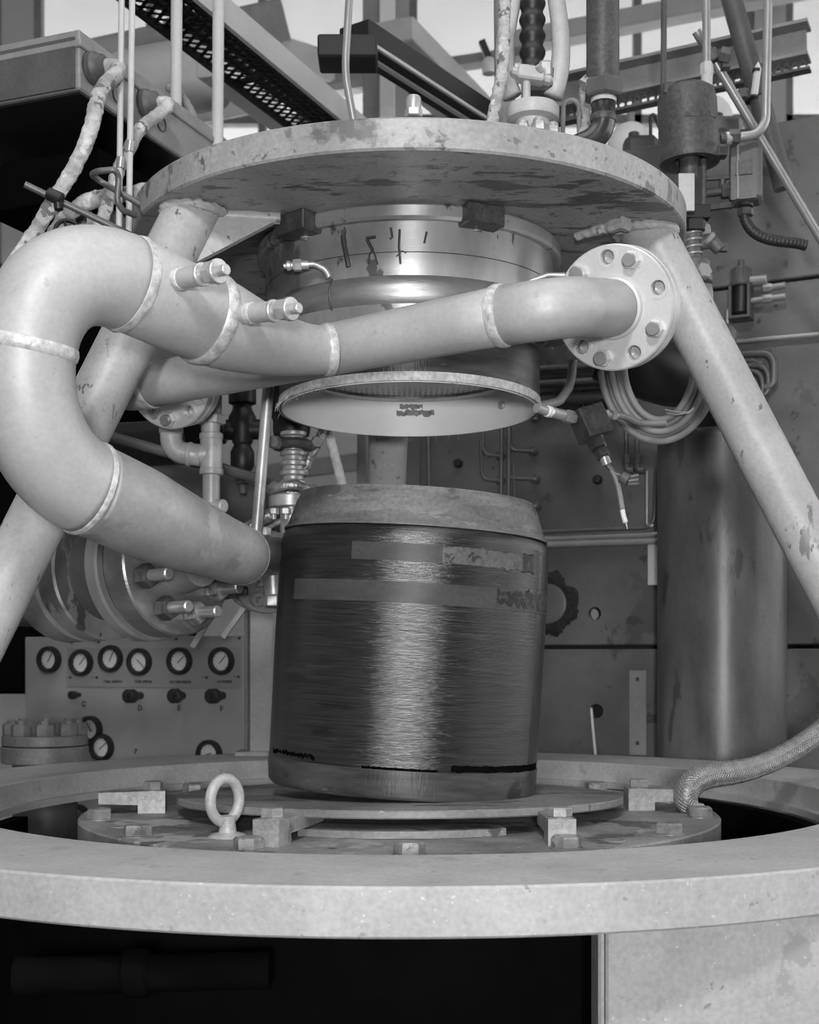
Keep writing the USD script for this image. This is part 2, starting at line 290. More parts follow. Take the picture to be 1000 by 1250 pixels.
# chamber hung from the plate
ch = Th('thrust_chamber', 'steel chamber flange, ring manifold and open skirt hanging under the round plate', 'chamber', (0, 0, 1.70))
ch.part('neck', lathe([(.20, ZP), (.2385, ZP), (.2385, 1.8), (.20, 1.8), (.20, ZP)], n=120), CHAMB, 40)
ch.part('lip', rlathe(.236, .252, ZP - .024, ZP - .0005, .004, n=120), CHAMB, 35, label='bright rolled lip under the plate')
ch.part('seam', lathe([(.236, 1.9), (.2393, 1.9), (.2393, 1.9012), (.236, 1.9012), (.236, 1.9)], n=120), DARKSTEEL)
zt = 1.3 + .545; a = np.linspace(0, 2 * np.pi, 25)
tor = ch.part('ring_manifold', lathe(np.stack([.206 + .039 * np.cos(a), zt + .039 * np.sin(a)], 1), n=140), TORUS, True, label='polished ring manifold')
def on_torus(az, lo, hi, n=12): return [V((.206 + .0392 * math.cos(t)) * math.cos(az), (.206 + .0392 * math.cos(t)) * math.sin(az), zt + .0392 * math.sin(t)) for t in np.radians(np.linspace(lo, hi, n))]
ch.part('marker_ring', sweep(on_torus(math.radians(-119.5), -55, 85), .0018, 6), MARK, parent=tor, label='black marker line round the manifold')
def on_neck(px, py, r=.2388):
    dx, dz = (px - CX) / F, (HY - py) / F; A = dx * dx + 1; B = -2 * 2.2; C = 2.2 ** 2 - r * r
    d = (-B - math.sqrt(B * B - 4 * A * C)) / (2 * A); return V(dx * d, CAMY + d, CAMZ + dz * d)
for st, w in (([(419, 287), (420, 296), (422, 306), (424, 316), (426, 326)], .0042), ([(447, 291), (453, 290), (459, 289)], .0025), ([(448, 292), (452, 300), (455, 305)], .0026), ([(455, 305), (451, 311), (450, 322)], .0014), ([(455, 305), (458, 312), (461, 323)], .0014), ([(477, 278), (479, 289), (476, 292)], .0018), ([(488, 280), (487, 300), (489, 322)], .0018), ([(521, 283), (518, 297)], .0016), ([(484, 313), (491, 306), (496, 309)], .0009)):
    P_ = np.array([on_neck(*q) for q in st]); ch.part('marker_stroke', sweep(P_, w, 6), MARK)
# skirt
TILT = trimesh.transformations.rotation_matrix(math.radians(-1.6), [1, 0, 0], (0, 0, 1.71))
LINER = mat('skirt_liner', .84, .45, .1, var=.07, vs=5, spots=[(.3, 6, .69, I3)])
def tl(m): m = tm(m); m.apply_transform(TILT); return m
zs = 1.7075
sk = ch.part('skirt', tl(lathe([(.2165, zs), (.2165, 1.80), (.2125, 1.802), (.2125, zs + .002), (.2165, zs)], n=140)), FIBRE2, 35, label='fibre-wrapped skirt wall')
ch.part('liner', tl(lathe([(.2128, zs - .001), (.2128, 1.80), (.2112, 1.80), (.2112, zs - .001), (.2128, zs - .001)], n=140)), LINER, 35, parent=sk, label='pale inner liner')
ch.part('frayed_band', tl(lathe([(.2162, zs), (.2185, zs), (.2182, zs + .014), (.2162, zs + .014), (.2162, zs)], n=140)), FRAY, 35, parent=sk, label='light frayed band round the rim')
hair = []
for i in range(70):
    t = rng.uniform(0, 2 * np.pi) if i > 34 else math.radians(rng.uniform(185, 235)); p = V(.2178 * math.cos(t), .2178 * math.sin(t), zs + rng.uniform(0, .008)); o = V(math.cos(t), math.sin(t), 0)
    L = rng.uniform(.004, .016); hair.append(sweep([p, p + o * L * .4 - V(0, 0, L * .4), p + o * L * .5 + V(rng.normal(0, .002), 0, -L)], [.0004, .0003, .0002], 4))
ch.part('loose_fibres', tl(hair), LAG, False, parent=sk, kind='stuff')
dots = nodes_mat('perforated_face', {'tc': ('texture_coordinate', {}), 'v': ('voronoi_texture', {'scale': 105.0, 'randomness': .12}), 'r': ('rgb_ramp', {'ramp': [(.30, g(.02)), (.36, g(.33))]}), 'p': ('principled_bsdf', {'metallic': .5, 'roughness': .4})},
                 [('tc.object', 'v.vector'), ('v.distance', 'r.fac'), ('r.color', 'p.base_color')], 'p.BSDF')
ch.part('injector_face', tl(lathe([(0, 1.773), (.185, 1.773), (.185, 1.79), (0, 1.79)], n=100)), dots, label='finely perforated injector face')
ch.part('face_ring', tl(lathe([(.184, 1.769), (.2112, 1.769), (.2112, 1.79), (.184, 1.79), (.184, 1.769)], n=120)), STEEL)
th0 = [math.atan2(.2, x) for x in np.linspace(-.03, .035, 12)]
def liner_patch(x0, x1, z0, z1, seed, R=.2109):
    a0, a1 = math.atan2(.21, x0), math.atan2(.21, x1); up, dn = [], []
    r_ = np.random.default_rng(seed)
    ts = np.linspace(0, 1, 16); zz1 = z1 + r_.normal(0, .0015, 16); zz0 = z0 + r_.normal(0, .0015, 16)
    v = [(R * math.cos(a0 + (a1 - a0) * t), R * math.sin(a0 + (a1 - a0) * t), z) for t, za, zb in zip(ts, zz0, zz1) for z in (za, zb)]
    f = [[2 * i, 2 * i + 1, 2 * i + 3] for i in range(15)] + [[2 * i, 2 * i + 3, 2 * i + 2] for i in range(15)]
    return tl(trimesh.Trimesh(v, f, process=False))
STAIN = mat('rubbed_stain', .2, .5, var=.3, vs=60, spots=[(.1, 90, .6, I3)])
ch.part('scuff_patch', liner_patch(-.018, .024, 1.757, 1.765, 1), STAIN, False, parent=sk)
ch.part('scuff_patch', liner_patch(-.024, .046, 1.744, 1.754, 2), STAIN, False, parent=sk)
rv = V(.165, .1305, 1.742); ch.part('rivet', cyl(.007, rv, rv + unit(V(-.165, -.13, 0)) * .006, 20, .001), STEEL)
# port fittings on the chamber: a bent tube with a capped union each side
def union(th, a, b, r, parent=None, m=STEEL, name='fitting'):
    """collar, hexagon and threaded end along a-b"""
    a, b = np.asarray(a, float), np.asarray(b, float); d = unit(b - a); L = np.linalg.norm(b - a)
    p = th.part(name, [cyl(r * .9, a, a + d * L * .3, 20), hexn(r * 2.5, L * .34, a + d * L * .28, d), cyl(r * .75, a + d * L * .6, a + d * L * .72, 20), cyl(r, a + d * L * .7, a + d * L * .88, 20, r * .15), cyl(r * .5, a + d * L * .86, b, 16, r * .1)], m, parent=parent)
    return p
A_ = D(399, 329, 1.985)
tb = ch.part('tap_tube', sweep(fillet([A_ + V(.004, .0, -.012), A_ + V(-.002, 0, 0), D(383, 322, 1.985), D(374, 323, 1.985)], .02), .0042, 14), STEEL)
union(ch, D(377, 323, 1.985), D(346, 325, 1.985), .0075, tb)
A_ = D(648, 343, 1.99)
tb = ch.part('tap_tube', sweep(fillet([A_ + V(-.01, .0, -.008), A_, D(668, 336, 1.985), D(690, 336, 1.98)], .02), .0042, 14), STEEL)
# blocks clamping the lip
for (cx_, cy_), lab in (((-.159, -.180), 'dark square clamp block with a bolt, under the plate at left'), ((.1, -.212), 'dark square clamp block with a bolt, under the plate at right')):
    ra = unit(V(cx_, cy_, 0)); o = Th('clamp_block', lab, 'clamp', (cx_, cy_, ZP - .03))
    zb = ZP - .0305
    o.part('block', box((.072, .062, .030), (cx_, cy_, ZP - .0152), x=ra, bev=.002), DARKSTEEL)
    o.part('bolt', lathe([(0, 0), (.0085, 0), (.0085, .003), (.0035, .003), (.0035, .0045), (0, .0045)], (cx_, cy_, zb), (0, 0, -1), 20), HEX)

# ------------------------------------------------------------------ pipe assembly across the front
pp = Th('feed_pipe', 'thick welded U-bend feed pipe crossing before the chamber to a round bolted flange', 'pipe', (-.3, -.4, 1.3))
Fc = D(748, 376, 1.85); nF = unit(V(-.46, -.86, -.24)); Pdir = unit(V(.861, -.508, 0))
A0, B0 = D(640, 380, 1.72), D(180, 471, 2.05); dirp = unit(A0 - B0)
s_ = .172; C0 = Fc + nF * .17; C1 = A0 + dirp * .055; Cn = (C0 + C1) / 2
path = fillet([Fc + nF * .004, Cn, A0 - dirp * .034], .105, 16)
pp.part('elbow', sweep(path, .0392, 40), PIPE, True)
straight0 = path[-1]; rA, rB = .0385, .034
ts = np.linspace(0, 1, 12)
pp.part('straight_pipe', sweep([straight0 + (B0 - straight0) * t for t in ts], [rA + (rB - rA) * t for t in ts], 40), PIPE, True)
pp.part('weld', weld(path[-1], dirp, .0388, .009, .0032, seed=1), WELD)
pp.part('weld', weld(B0 + dirp * .005, dirp, rB, .007, .0026, seed=2), WELD)
# left return elbow to the hidden flange
Gc = D(203, 462, 2.16); nG = unit(V(-.42, -.86, -.28))
tt = np.linspace(0, 1, 22)[:, None]; c0, c3 = B0, Gc; c1, c2 = B0 - dirp * .075, Gc + nG * .085
pp.part('elbow', sweep((1 - tt) ** 3 * c0 + 3 * (1 - tt) ** 2 * tt * c1 + 3 * (1 - tt) * tt ** 2 * c2 + tt ** 3 * c3, .0345, 36), PIPE, True)
def flange(th, c, n, R, T, rb, angs, kinds, up=(0, 0, 1), hub=None, m=FLANGE, hw=.026, stud=.018, hole=.0102, name='flange', back=True):
    fr = frame(n, up); e1, e2 = fr[:, 0], fr[:, 1]      # e1 = up, e2 = sideways
    body = mani(lathe([(0, -T), (R - .002, -T), (R, -T + .002), (R, -.002), (R - .002, 0), (0, 0)], c, n, 96))
    pts = []
    for a_, k_ in zip(angs, kinds):
        t = math.radians(a_); p = c + rb * (math.sin(t) * e1 - math.cos(t) * e2 * np.sign(np.dot(e2, V(-1, 0, 0)) or 1)); pts.append(p)
        body = body - mani(cyl(hole, p - n * T * 1.5, p + n * T, 24))
    q = th.part(name, tm(body), m, 30)
    for p, k_ in zip(pts, kinds):
        if k_ == 'b':
            b_ = th.part('bolt', cyl(hw * .36, p - n * T * .5, p + n * stud, 22, .0012), THREAD, parent=q)
            th.part('nut', hexn(hw, hw * .34, p + n * .001, n, e1 + e2 * .3), HEX if m is not FLANGE else FLANGE, parent=q)
            th.part('washer', cyl(hw * .56, p, p + n * .0012, 24), m, parent=q)
        else:
            th.part('spotface', lathe([(hole + .0006, 0), (hole * 1.5, 0), (hole * 1.5, .0007), (hole + .0006, .0007), (hole + .0006, 0)], p, n, 28), m, parent=q)
            th.part('stud_end', cyl(hole * .8, p - n * T * .95, p - n * T * .8, 18), STEEL, parent=q)
    return q, e1, e2
angs = [92, 61, 16, -30, -68, -106, -136, -170, 165, 130]; kinds = list('hbhbhbhbhb')
flange(pp, Fc, nF, .0865, .017, .0695, angs, kinds)
pp.part('boss', lathe([(.0392, -.001), (.0445, -.001), (.0425, .007), (.0392, .009), (.0392, -.001)], Fc, nF, 48), FLANGE)
flange(pp, Gc, nG, .083, .017, .066, [-95, -60, -125, -30, 30, 150], list('bhhhhh'))
# Y branch: big pipe reducing into the straight pipe
R1 = .0575
W1, W2 = D(157, 347, 1.60), D(252, 389, 1.685); dW = unit(W2 - W1)
pp.part('branch_pipe', sweep([W1 - dW * .002, W2 + dW * .002], R1, 48), PIPE, True)
J = D(402, 427, 1.835); q0, q1, q2, q3 = W2, W2 + dW * .05, J - unit(V(.9, .2, .12)) * .06, J
tt = np.linspace(0, 1, 24)[:, None]; red = (1 - tt) ** 3 * q0 + 3 * (1 - tt) ** 2 * tt * q1 + 3 * (1 - tt) * tt ** 2 * q2 + tt ** 3 * q3
rr = R1 + (.0335 - R1) * (3 * tt[:, 0] ** 2 - 2 * tt[:, 0] ** 3) * 1.0
pp.part('reducer', sweep(red, rr, 48), PIPE, True)
pp.part('weld', weld(W1, dW, R1, .008, .003, seed=3), WELD)
pp.part('weld', weld(W2, dW, R1, .011, .0036, seed=4), WELD)
pp.part('weld', weld(J - (red[-1] - red[-2]) * .2, unit(red[-1] - red[-3]), .0338, .008, .003, seed=5), WELD)
# U bend
W3 = D(107, 596, 1.61); dW3 = unit(D(200, 637, 1.69) - W3)
sep = W3 - W1; mid = (W1 + W3) / 2; perp = unit(sep - dW * np.dot(sep, dW)); hgt = np.linalg.norm(sep) / 2
K = 1.02
tt = np.linspace(0, 1, 40)[:, None]; u0, u3 = W1, W3; u1, u2 = W1 - dW * hgt * 4 / 3 * K, W3 - dW3 * hgt * 4 / 3 * K * .78
ub = (1 - tt) ** 3 * u0 + 3 * (1 - tt) ** 2 * tt * u1 + 3 * (1 - tt) * tt ** 2 * u2 + tt ** 3 * u3
pp.part('return_bend', sweep(ub, R1 * 1.01, 56), PIPE, True)
pp.part('weld', weld(ub[19], unit(ub[20] - ub[18]), R1 * 1.01, .009, .0028, seed=6), WELD)
pp.part('weld', weld(W3, dW3, R1, .005, .0028, seed=7), WELD)
# lower run: reduces, then turns back behind the big cylinder
E0, E1 = W3, D(268, 668, 1.80)
low = spline([E0, D(155, 618, 1.655), D(215, 646, 1.72), E1, D(288, 676, 1.84), D(296, 678, 1.90), D(299, 678, 1.97)], 44)
lr = np.interp(np.linspace(0, 1, 44), [0, .2, .58, .75, .85, .93, 1], [R1, R1, .0445, .0415, .0395, .036, .030])
pp.part('lower_reducer', sweep(low, lr, 48), PIPE2, True)
pp.part('weld', weld(low[32], unit(low[33] - low[31]), lr[32] - .0005, .003, .0014, seed=9), PIPE2)
pp.part('outlet_stub', sweep([low[-2], D(312, 676, 2.08), D(335, 676, 2.24), D(355, 676, 2.38)], [.029, .0285, .0288, .029], 36), PIPE2, True)
# pressure taps
for (a_, b_) in (((218, 341, 1.583), (277, 329, 1.525)), ((304, 383, 1.652), (366, 376, 1.60))):
    a_, b_ = D(*a_), D(*b_); d_ = unit(b_ - a_); L = np.linalg.norm(b_ - a_)
    q = pp.part('tap_stub', cyl(.0125, a_ - d_ * .02, a_ + d_ * L * .46, 24, .001), PIPE)
    pp.part('weld', weld(a_ + d_ * .004, d_, .0125, .006, .002, seed=10), WELD, parent=q)
    pp.part('collar', [cyl(.014, a_ + d_ * L * .46, a_ + d_ * L * .53, 24, .001), cyl(.0095, a_ + d_ * L * .52, a_ + d_ * L * .62, 24)], STEEL, parent=q)
    pp.part('nut', hexn(.027, L * .18, a_ + d_ * L * .61, d_), STEEL, parent=q)
    pp.part('collar', cyl(.0145, a_ + d_ * L * .78, a_ + d_ * L * .86, 24, .001), STEEL, parent=q)
    pp.part('plug', cyl(.0065, a_ + d_ * L * .85, b_, 18, .001), STEEL, parent=q)
# mating flanges fixed to the chamber inlets, just behind
for c_, n_, lab, R in ((Fc - nF * .0195, nF, 'polished mating flange behind the round bolted flange at right', .0865), (Gc - nG * .0195, nG, 'mating flange behind the left pipe elbow, its bolt seen from below', .083)):
    o = Th('mating_flange', lab, 'flange', c_)
    o.part('disc', lathe([(0, -.02), (R - .002, -.02), (R, -.018), (R, -.002), (R - .002, 0), (0, 0)], c_, n_, 96), FLANGE, 30)
    e = c_ - n_ * .02; tx, ty = (V(.2, 0, zt) if e[0] > 0 else V(-.205, .0, zt))[:2]
    o.part('inlet_neck', sweep(spline([e + n_ * .004, e - n_ * .03, (e - n_ * .06) * .5 + V(tx, ty, zt) * .5, V(tx, ty, zt)], 16), .036, 32), PIPE2 if e[0] > 0 else DARKSTEEL, True)

# ------------------------------------------------------------------ ring, base flange, pad and the wound cylinder
XC = -.016
ring = Th('support_ring', 'huge pale painted ring frame round the base flange, cut off by the picture edges', 'ring', (-.01, 0, 1.02))
ring.part('ring_body', lathe([(.706, 1.0225), (.911, 1.0225), (.9135, 1.025), (.9135, 1.0715), (.911, 1.074), (.708, 1.074), (.706, 1.072), (.706, 1.0225)], (-.01, 0, 0), n=240), RING, 30)
ring.part('ledge', lathe([(.69, 1.0225), (.706, 1.0225), (.706, 1.035), (.69, 1.035), (.69, 1.0225)], (-.01, 0, 0), n=200), RING, 30)
ves = Th('base_flange', 'heavy round base flange with a rim of hexagon bolts under the wound cylinder', 'flange', (XC, 0, .3))
ves.part('disc', lathe([(0, .998), (.519, .998), (.522, 1.001), (.522, 1.0395), (.5195, 1.042), (0, 1.042)], (XC, 0, 0), n=180), BASEF, 30)
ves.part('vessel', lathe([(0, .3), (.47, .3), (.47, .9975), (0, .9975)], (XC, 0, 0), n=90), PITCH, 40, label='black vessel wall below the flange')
for k in range(14):
    a = math.radians(194.7 + 360 / 14 * k); p = V(XC + .489 * math.cos(a), .489 * math.sin(a), 1.042)
    ves.part('hex_bolt', [hexn(.042, .0165, p, (0, 0, 1), (math.cos(a * 7.3), math.sin(a * 7.3), 0)), cyl(.0225, p - V(0, 0, .001), p + V(0, 0, .0012), 24)], HEX)
for deg, r_ in ((207, .47), (310, .47), (335, .455), (233, .46), (262, .47)):
    a = math.radians(deg); p = V(XC + r_ * math.cos(a), r_ * math.sin(a), 1.042)
    ves.part('plugged_hole', lathe([(0, 0), (.017, 0), (.016, .0008), (0, .0008)], p, n=24), CLAMP, label='filled bolt hole')
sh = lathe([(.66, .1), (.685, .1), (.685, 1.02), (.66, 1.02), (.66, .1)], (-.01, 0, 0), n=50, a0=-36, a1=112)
solo('added_dark_liner', sh, PITCH, 'added black liner wall standing in for shadow under the right side of the ring', 'liner')  # added walls, black in place of the shadow under the ring
solo('added_dark_liner', lathe([(.66, .1), (.685, .1), (.685, 1.02), (.66, 1.02), (.66, .1)], (-.01, 0, 0), n=50, a0=172, a1=288), PITCH, 'added black liner wall standing in for shadow under the front of the ring', 'liner')
TP2 = trimesh.transformations.rotation_matrix(math.radians(-2.3), [1, 0, 0], (XC, 0, 1.063))
def t2(m): m = tm(m); m.apply_transform(TP2); return m
solo('pad_plate', t2(lathe([(0, 1.057), (.366, 1.057), (.368, 1.059), (.368, 1.067), (.366, 1.069), (0, 1.069)], (XC, 0, 0), n=150)), PAD, 'thin scuffed round plate lying tilted under the wound cylinder', 'plate')
solo('split_ring', lathe([(.30, 1.0425), (.352, 1.0425), (.352, 1.053), (.33, 1.056), (.30, 1.056), (.30, 1.0425)], (XC, 0, 0), n=60, a0=246, a1=296), PAD, 'curved flat segment wedged under the front of the tilted round plate', 'shim')
LEAN = math.radians(3.3)
MC = trimesh.transformations.rotation_matrix(LEAN, [0, 1, 0]) ; MC[:3, 3] = (-.0135, 0, 1.0815)
drum = Th('wound_cylinder', 'dark fibre-wound cylinder with a cut collar on top, leaning slightly on the round plate', 'cylinder', M=MC)
def loc(m): m = tm(m); m.apply_transform(MC); return m
RD = .2225
def dr(z0, z1, r0, r1): return lathe([(.17, z0), (r0, z0), (r1, z1), (.17, z1), (.17, z0)], n=180)
body = lathe([(.15, .04), (RD - .001, .04), (RD, .05), (RD + .0015, .24), (RD + .0005, .395), (RD - .004, .41), (RD - .012, .419), (.17, .421), (.15, .421), (.15, .04)], n=200)
drum.part('wound_body', loc(body), FIBRE, 40)
drum.part('base_wrap', loc(lathe([(.15, .0), (RD - .006, .0), (RD - .001, .006), (RD + .001, .03), (RD + .0012, .045), (.15, .045), (.15, .0)], n=180)), FIBRE2, 40, label='lighter wrap round the foot')
drum.part('collar', loc(lathe([(.15, .417), (RD - .006, .417), (RD - .011, .43), (RD - .022, .463), (RD - .027, .474), (RD - .029, .478), (.15, .478), (.15, .417)], n=180)), COLLAR, 25, label='tapered cut collar, lighter grey')
drum.part('edge_ply', loc(lathe([(.2, .4155), (RD - .0035, .4155), (RD - .0035, .418), (.2, .418), (.2, .4155)], n=180)), COLLAR, 25)
def patch(th0, th1, z0, z1, R, seed=0, jag=0, n=40):
    r_ = np.random.default_rng(seed); t = np.radians(np.linspace(th0, th1, n)); j0, j1 = r_.normal(0, jag, n), r_.normal(0, jag, n)
    top = np.array([(R * math.cos(a), R * math.sin(a), z1 + b) for a, b in zip(t, j1)]); bot = np.array([(R * math.cos(a), R * math.sin(a), z0 + b) for a, b in zip(t, j0)])
    ins = V(.994, .994, 1); v = np.vstack([bot, top, bot * ins, top * ins]); f = []
    for i in range(n - 1):
        for a, b in ((0, n), (n, 3 * n), (3 * n, 2 * n), (2 * n, 0)): f += [[a + i, a + i + 1, b + i + 1], [a + i, b + i + 1, b + i]]
    for i in (0, n - 1): f += [[i, n + i, 3 * n + i], [i, 3 * n + i, 2 * n + i]]
    m = trimesh.Trimesh(v, f, process=False); trimesh.repair.fix_normals(m); return loc(m)
def az(px, r=.2225):      # azimuth on the drum seen at that column
    return -90 + math.degrees(math.asin(np.clip((px - 501) / 166, -1, 1)))
drum.part('resin_band', patch(az(430), az(645), .360, .387, RD + .0010, 1, .0002), TAPE, 30)
drum.part('scraped_patch', patch(az(532), az(630), .3605, .3855, RD + .0014, 2, .0012), TAPE2, 30)
drum.part('peeled_end', patch(az(626), az(641), .360, .387, RD + .0016, 3, .0012), TAPE3, 30)
drum.part('resin_band', patch(az(363), az(668), .297, .329, RD + .0018, 4, .0002), TAPE, 30)
drum.part('peeled_end', patch(az(597), az(663), .305, .326, RD + .0022, 5, .003), TAPE3, 30)
drum.part('torn_ply', patch(az(556), az(662), .046, .056, RD + .0011, 6, .0006), PITCH, 30, label='black torn ply edge above the foot')
drum.part('torn_ply', patch(az(455), az(540), .044, .049, RD + .0011, 7, .0004), PITCH, 30)
drum.part('torn_ply', patch(az(345), az(400), .052, .057, RD + .0008, 8, .0014), PITCH, 30)

# ------------------------------------------------------------------ things lying on the base flange
def clamp(lab, foot, arm, L, w=.038):
    """L-shaped hold-down clamp: foot = (x, y) of the heel, arm = direction of the toe"""
    a = unit(V(*arm, 0)); f = V(*foot, 1.042); s = unit(np.cross((0, 0, 1), a))
    prof = np.array([(-.022, 0), (.022, 0), (.022, .014), (L, .016), (L, .0345), (-.022, .0365)]); v = []
    P_ = Polygon(prof); m = trimesh.creation.extrude_polygon(P_, w, engine='earcut'); m.apply_translation((0, 0, -w / 2))
    T = np.eye(4); T[:3, 0], T[:3, 1], T[:3, 2], T[:3, 3] = a, (0, 0, 1), -s, f; m.apply_transform(T)
    o = Th('hold_down_clamp', lab, 'clamp', f)
    o.part('bar', m, CLAMP, False)
    o.part('bolt', [cyl(.0165, f + V(0, 0, .036), f + V(0, 0, .0375), 24), hexn(.034, .0135, f + V(0, 0, .0372), (0, 0, 1), a + s * .4)], CLAMP if w > .036 else HEX)
    return o
clamp('L-shaped hold-down clamp with its toe pointing outward, at the left of the base flange', (-.423, -.03), (-1, -.10), .085, .04)
clamp('L-shaped hold-down clamp in front of the wound cylinder beside the eye bolt', (-.187, -.405), (.30, .95), .145)
clamp('L-shaped hold-down clamp seen end-on in front of the right side of the tilted plate', (.206, -.395), (-.03, 1), .10)
clamp('L-shaped hold-down clamp with its toe under the braided hose at right', (.385, .01), (1, .05), .075, .04)
eb = Th('eye_bolt', 'round lifting eye bolt standing on the front left of the base flange', 'eye bolt', D(278, 1020, 1.875))
e0 = D(278, 1020, 1.875); e0[2] = 1.042
eb.part('shank', lathe([(0, 0), (.028, 0), (.024, .004), (.013, .007), (.011, .02), (.013, .03), (0, .03)], e0, n=28), EYE)
hd = unit(V(.70, .71, 0)); ec = e0 + V(-.004, 0, .052)
eb.part('eye', sweep([ec + .0255 * (math.cos(t) * hd + 1.2 * math.sin(t) * V(0, 0, 1)) for t in np.linspace(0, 2 * np.pi, 60)], .0078, 20, cap=False), EYE, True)
# braided hose
hs = Th('braided_hose', 'thick woven metal hose rising from the base flange at the right edge', 'hose', D(843, 990, 2.2))
hp = spline([D(846, 990, 2.17), D(838, 970, 2.17), D(851, 952, 2.185), D(886, 944, 2.20), D(930, 934, 2.22), D(985, 905, 2.25), D(1040, 860, 2.3)], 110)
hr = np.interp(np.linspace(0, 1, 110), [0, .08, .2, .45, 1], [.014, .020, .021, .017, .0165])
hs.part('core', sweep(hp, hr * .95, 28), BRAID, True)
tn = np.gradient(hp, axis=0); tn /= np.linalg.norm(tn, axis=1, keepdims=True); x = frame(tn[0])[:, 0]; X, Y = [], []
for t in tn: x = unit(x - t * np.dot(x, t)); X.append(x); Y.append(np.cross(t, x))
X, Y = np.array(X), np.array(Y); s = np.linspace(0, 1, 110); st = []
for sg in (-1, 1):
    for k in range(16):
        th = 2 * np.pi * k / 16 + sg * s * 34; off = 1 + .045 * np.cos(s * 34 * 8 + k * np.pi + (0 if sg > 0 else np.pi))
        st.append(sweep(hp + (hr * off)[:, None] * (np.cos(th)[:, None] * X + np.sin(th)[:, None] * Y), .0015, 4))
hs.part('braid', st, BRAID, True, kind='stuff')
hs.part('end_fitting', cyl(.019, D(846, 1000, 2.17) * V(1, 1, 0) + V(0, 0, 1.042), D(846, 1000, 2.17) * V(1, 1, 0) + V(0, 0, 1.056), 28, .002), EYE)
# support pedestal below the ring at right
pd = Th('pedestal', 'pale painted steel pedestal under the front right of the ring', 'pedestal', (.45, -.62, 0))
pd.part('front_plate', box((.62, .02, 1.02), (.214 + .31, -.755, .508), bev=.003), RING)
pd.part('side_plate', box((.02, .06, 1.018), (.218, -.72, .508), bev=.003), RING)
bp = Th('pit_pipe', 'pipe with a coupling below the ring at left, coloured near black as shadow', 'pipe', (-.4, -.4, .7))
bp.part('tube', cyl(.02, D(20, 1192, 1.40), D(330, 1184, 1.40), 24), PITCH); bp.part('coupling', cyl(.026, D(150, 1188, 1.40), D(185, 1187, 1.40), 24, .004), PITCH)  # near-black colour puts the pit shadow onto this pipe
# ------------------------------------------------------------------ behind: right-hand bulkhead and what hangs on it
WU = unit(V(.8911, -.4538, 0)); WN = V(-.4538, -.8911, 0)          # along the bulkhead, and out of it towards the room
def WP(px, py, off=0.0): return D(px, py, (1 - .32267 * off) / (.24203 + .000091 * px))
def on_wall(size, px, py, off=0.0, bev=None): return box((size[0], size[1], size[2]), WP(px, py, off), x=WU, bev=bev)   # size = along, out, up
wl, wr = WP(512, 800), WP(1035, 800); WLEN = np.linalg.norm(wr - wl)
def wpanel(z0, z1, holes=()):
    m = mani(box((WLEN, .03, z1 - z0), (wl + wr) / 2 * V(1, 1, 0) + V(0, 0, (z0 + z1) / 2) - WN * .015, x=WU, bev=.003))
    for px, py, r in holes:
        p = WP(px, py); m = m - mani(cyl(r, p + WN * .1, p - WN * .1, 32))
    return tm(m)
z_a, z_b, z_c = WP(900, 350)[2], WP(740, 790)[2], WP(900, 158)[2]
bh = Th('bulkhead', 'grey painted steel bulkhead of three large panels at right, with holes and a scorched port', 'partition', ((wl + wr) / 2 * V(1, 1, 0)), kind='structure')
bh.part('wall_panel', wpanel(z_a + .004, z_c), WALL); bh.part('wall_panel', wpanel(z_b + .005, z_a - .004, [(726, 749, .0165)]), WALL); bh.part('wall_panel', wpanel(.02, z_b - .005, [(728, 868, .018)]), WALL)
bh.part('backing', box((WLEN, .02, z_c - .1), (wl + wr) / 2 * V(1, 1, 0) + V(0, 0, z_c / 2) - WN * .06, x=WU), BLACK)
SCORCH = mat('scorched_paint', .012, .7, var=.6, vs=50, bump=(120, .003, I3))
pc = WP(669, 737)
SC = lathe([(.05, 0), (.088, 0), (.08, .002), (.066, .004), (.05, .003), (.05, 0)], pc + WN * .001, WN, 120); v = SC.vertices - pc; kk = 1 + .7 * (meshkit.fbm(v * 34, 5, 5) - .56)[:, None]; rad = np.linalg.norm(v, axis=1)[:, None]
SC.vertices = pc + np.where(rad > .06, v * kk, v)
bh.part('scorch_ring', SC, SCORCH, False, label='burnt crust round the port')
bh.part('port_cap', lathe([(0, .006), (.042, .006), (.05, .002), (.05, 0), (0, 0)], pc + WN * .001, WN, 48), WALL)
bh.part('mounting_strip', on_wall((.042, .004, .205), 779, 870, .003), MIDG, label='bare metal strip with a hole at each end')
for py in (829, 907): bh.part('strip_hole', cyl(.005, WP(778.5, py, .004), WP(778.5, py, .0062), 16), INK)
bh.part('bracket', [on_wall((.032, .02, .12), 800, 684, .011), ], LIGHTG)
bh.part('hole_plug', cyl(.014, WP(724, 750, -.035), WP(724, 750, -.022), 24), MIDG)
def tube(name, label, pts, r, m, cat='tube', rad=.03, n=14, group=None):
    P_ = fillet(pts, rad, 7) if len(pts) > 2 else np.array(pts); return solo(name, sweep(P_, r, n), m, label, cat, 60, group)
def lag(label, pts, r, seed, m=None, cat='conduit'):
    return solo('wrapped_conduit', sweep(spline(pts, 150), r, 24, lump=.5, seed=seed, ls=.7), m or LAG, label, cat, True)
tube('conduit', 'upper of the two thin horizontal conduits on the bulkhead beside the drum', [WP(600, 660, .02), WP(812, 652, .02)], .0075, TUBE)
tube('conduit', 'lower horizontal conduit on the bulkhead just above the scorched port', [WP(600, 667, .02), WP(812, 660, .02)], .0085, MIDG)
tube('conduit', 'conduit bending up at its right end into the U-shaped tubes on the bulkhead', [WP(600, 651, .03), WP(799, 644, .03), WP(801, 575, .03)], .0045, TUBED)
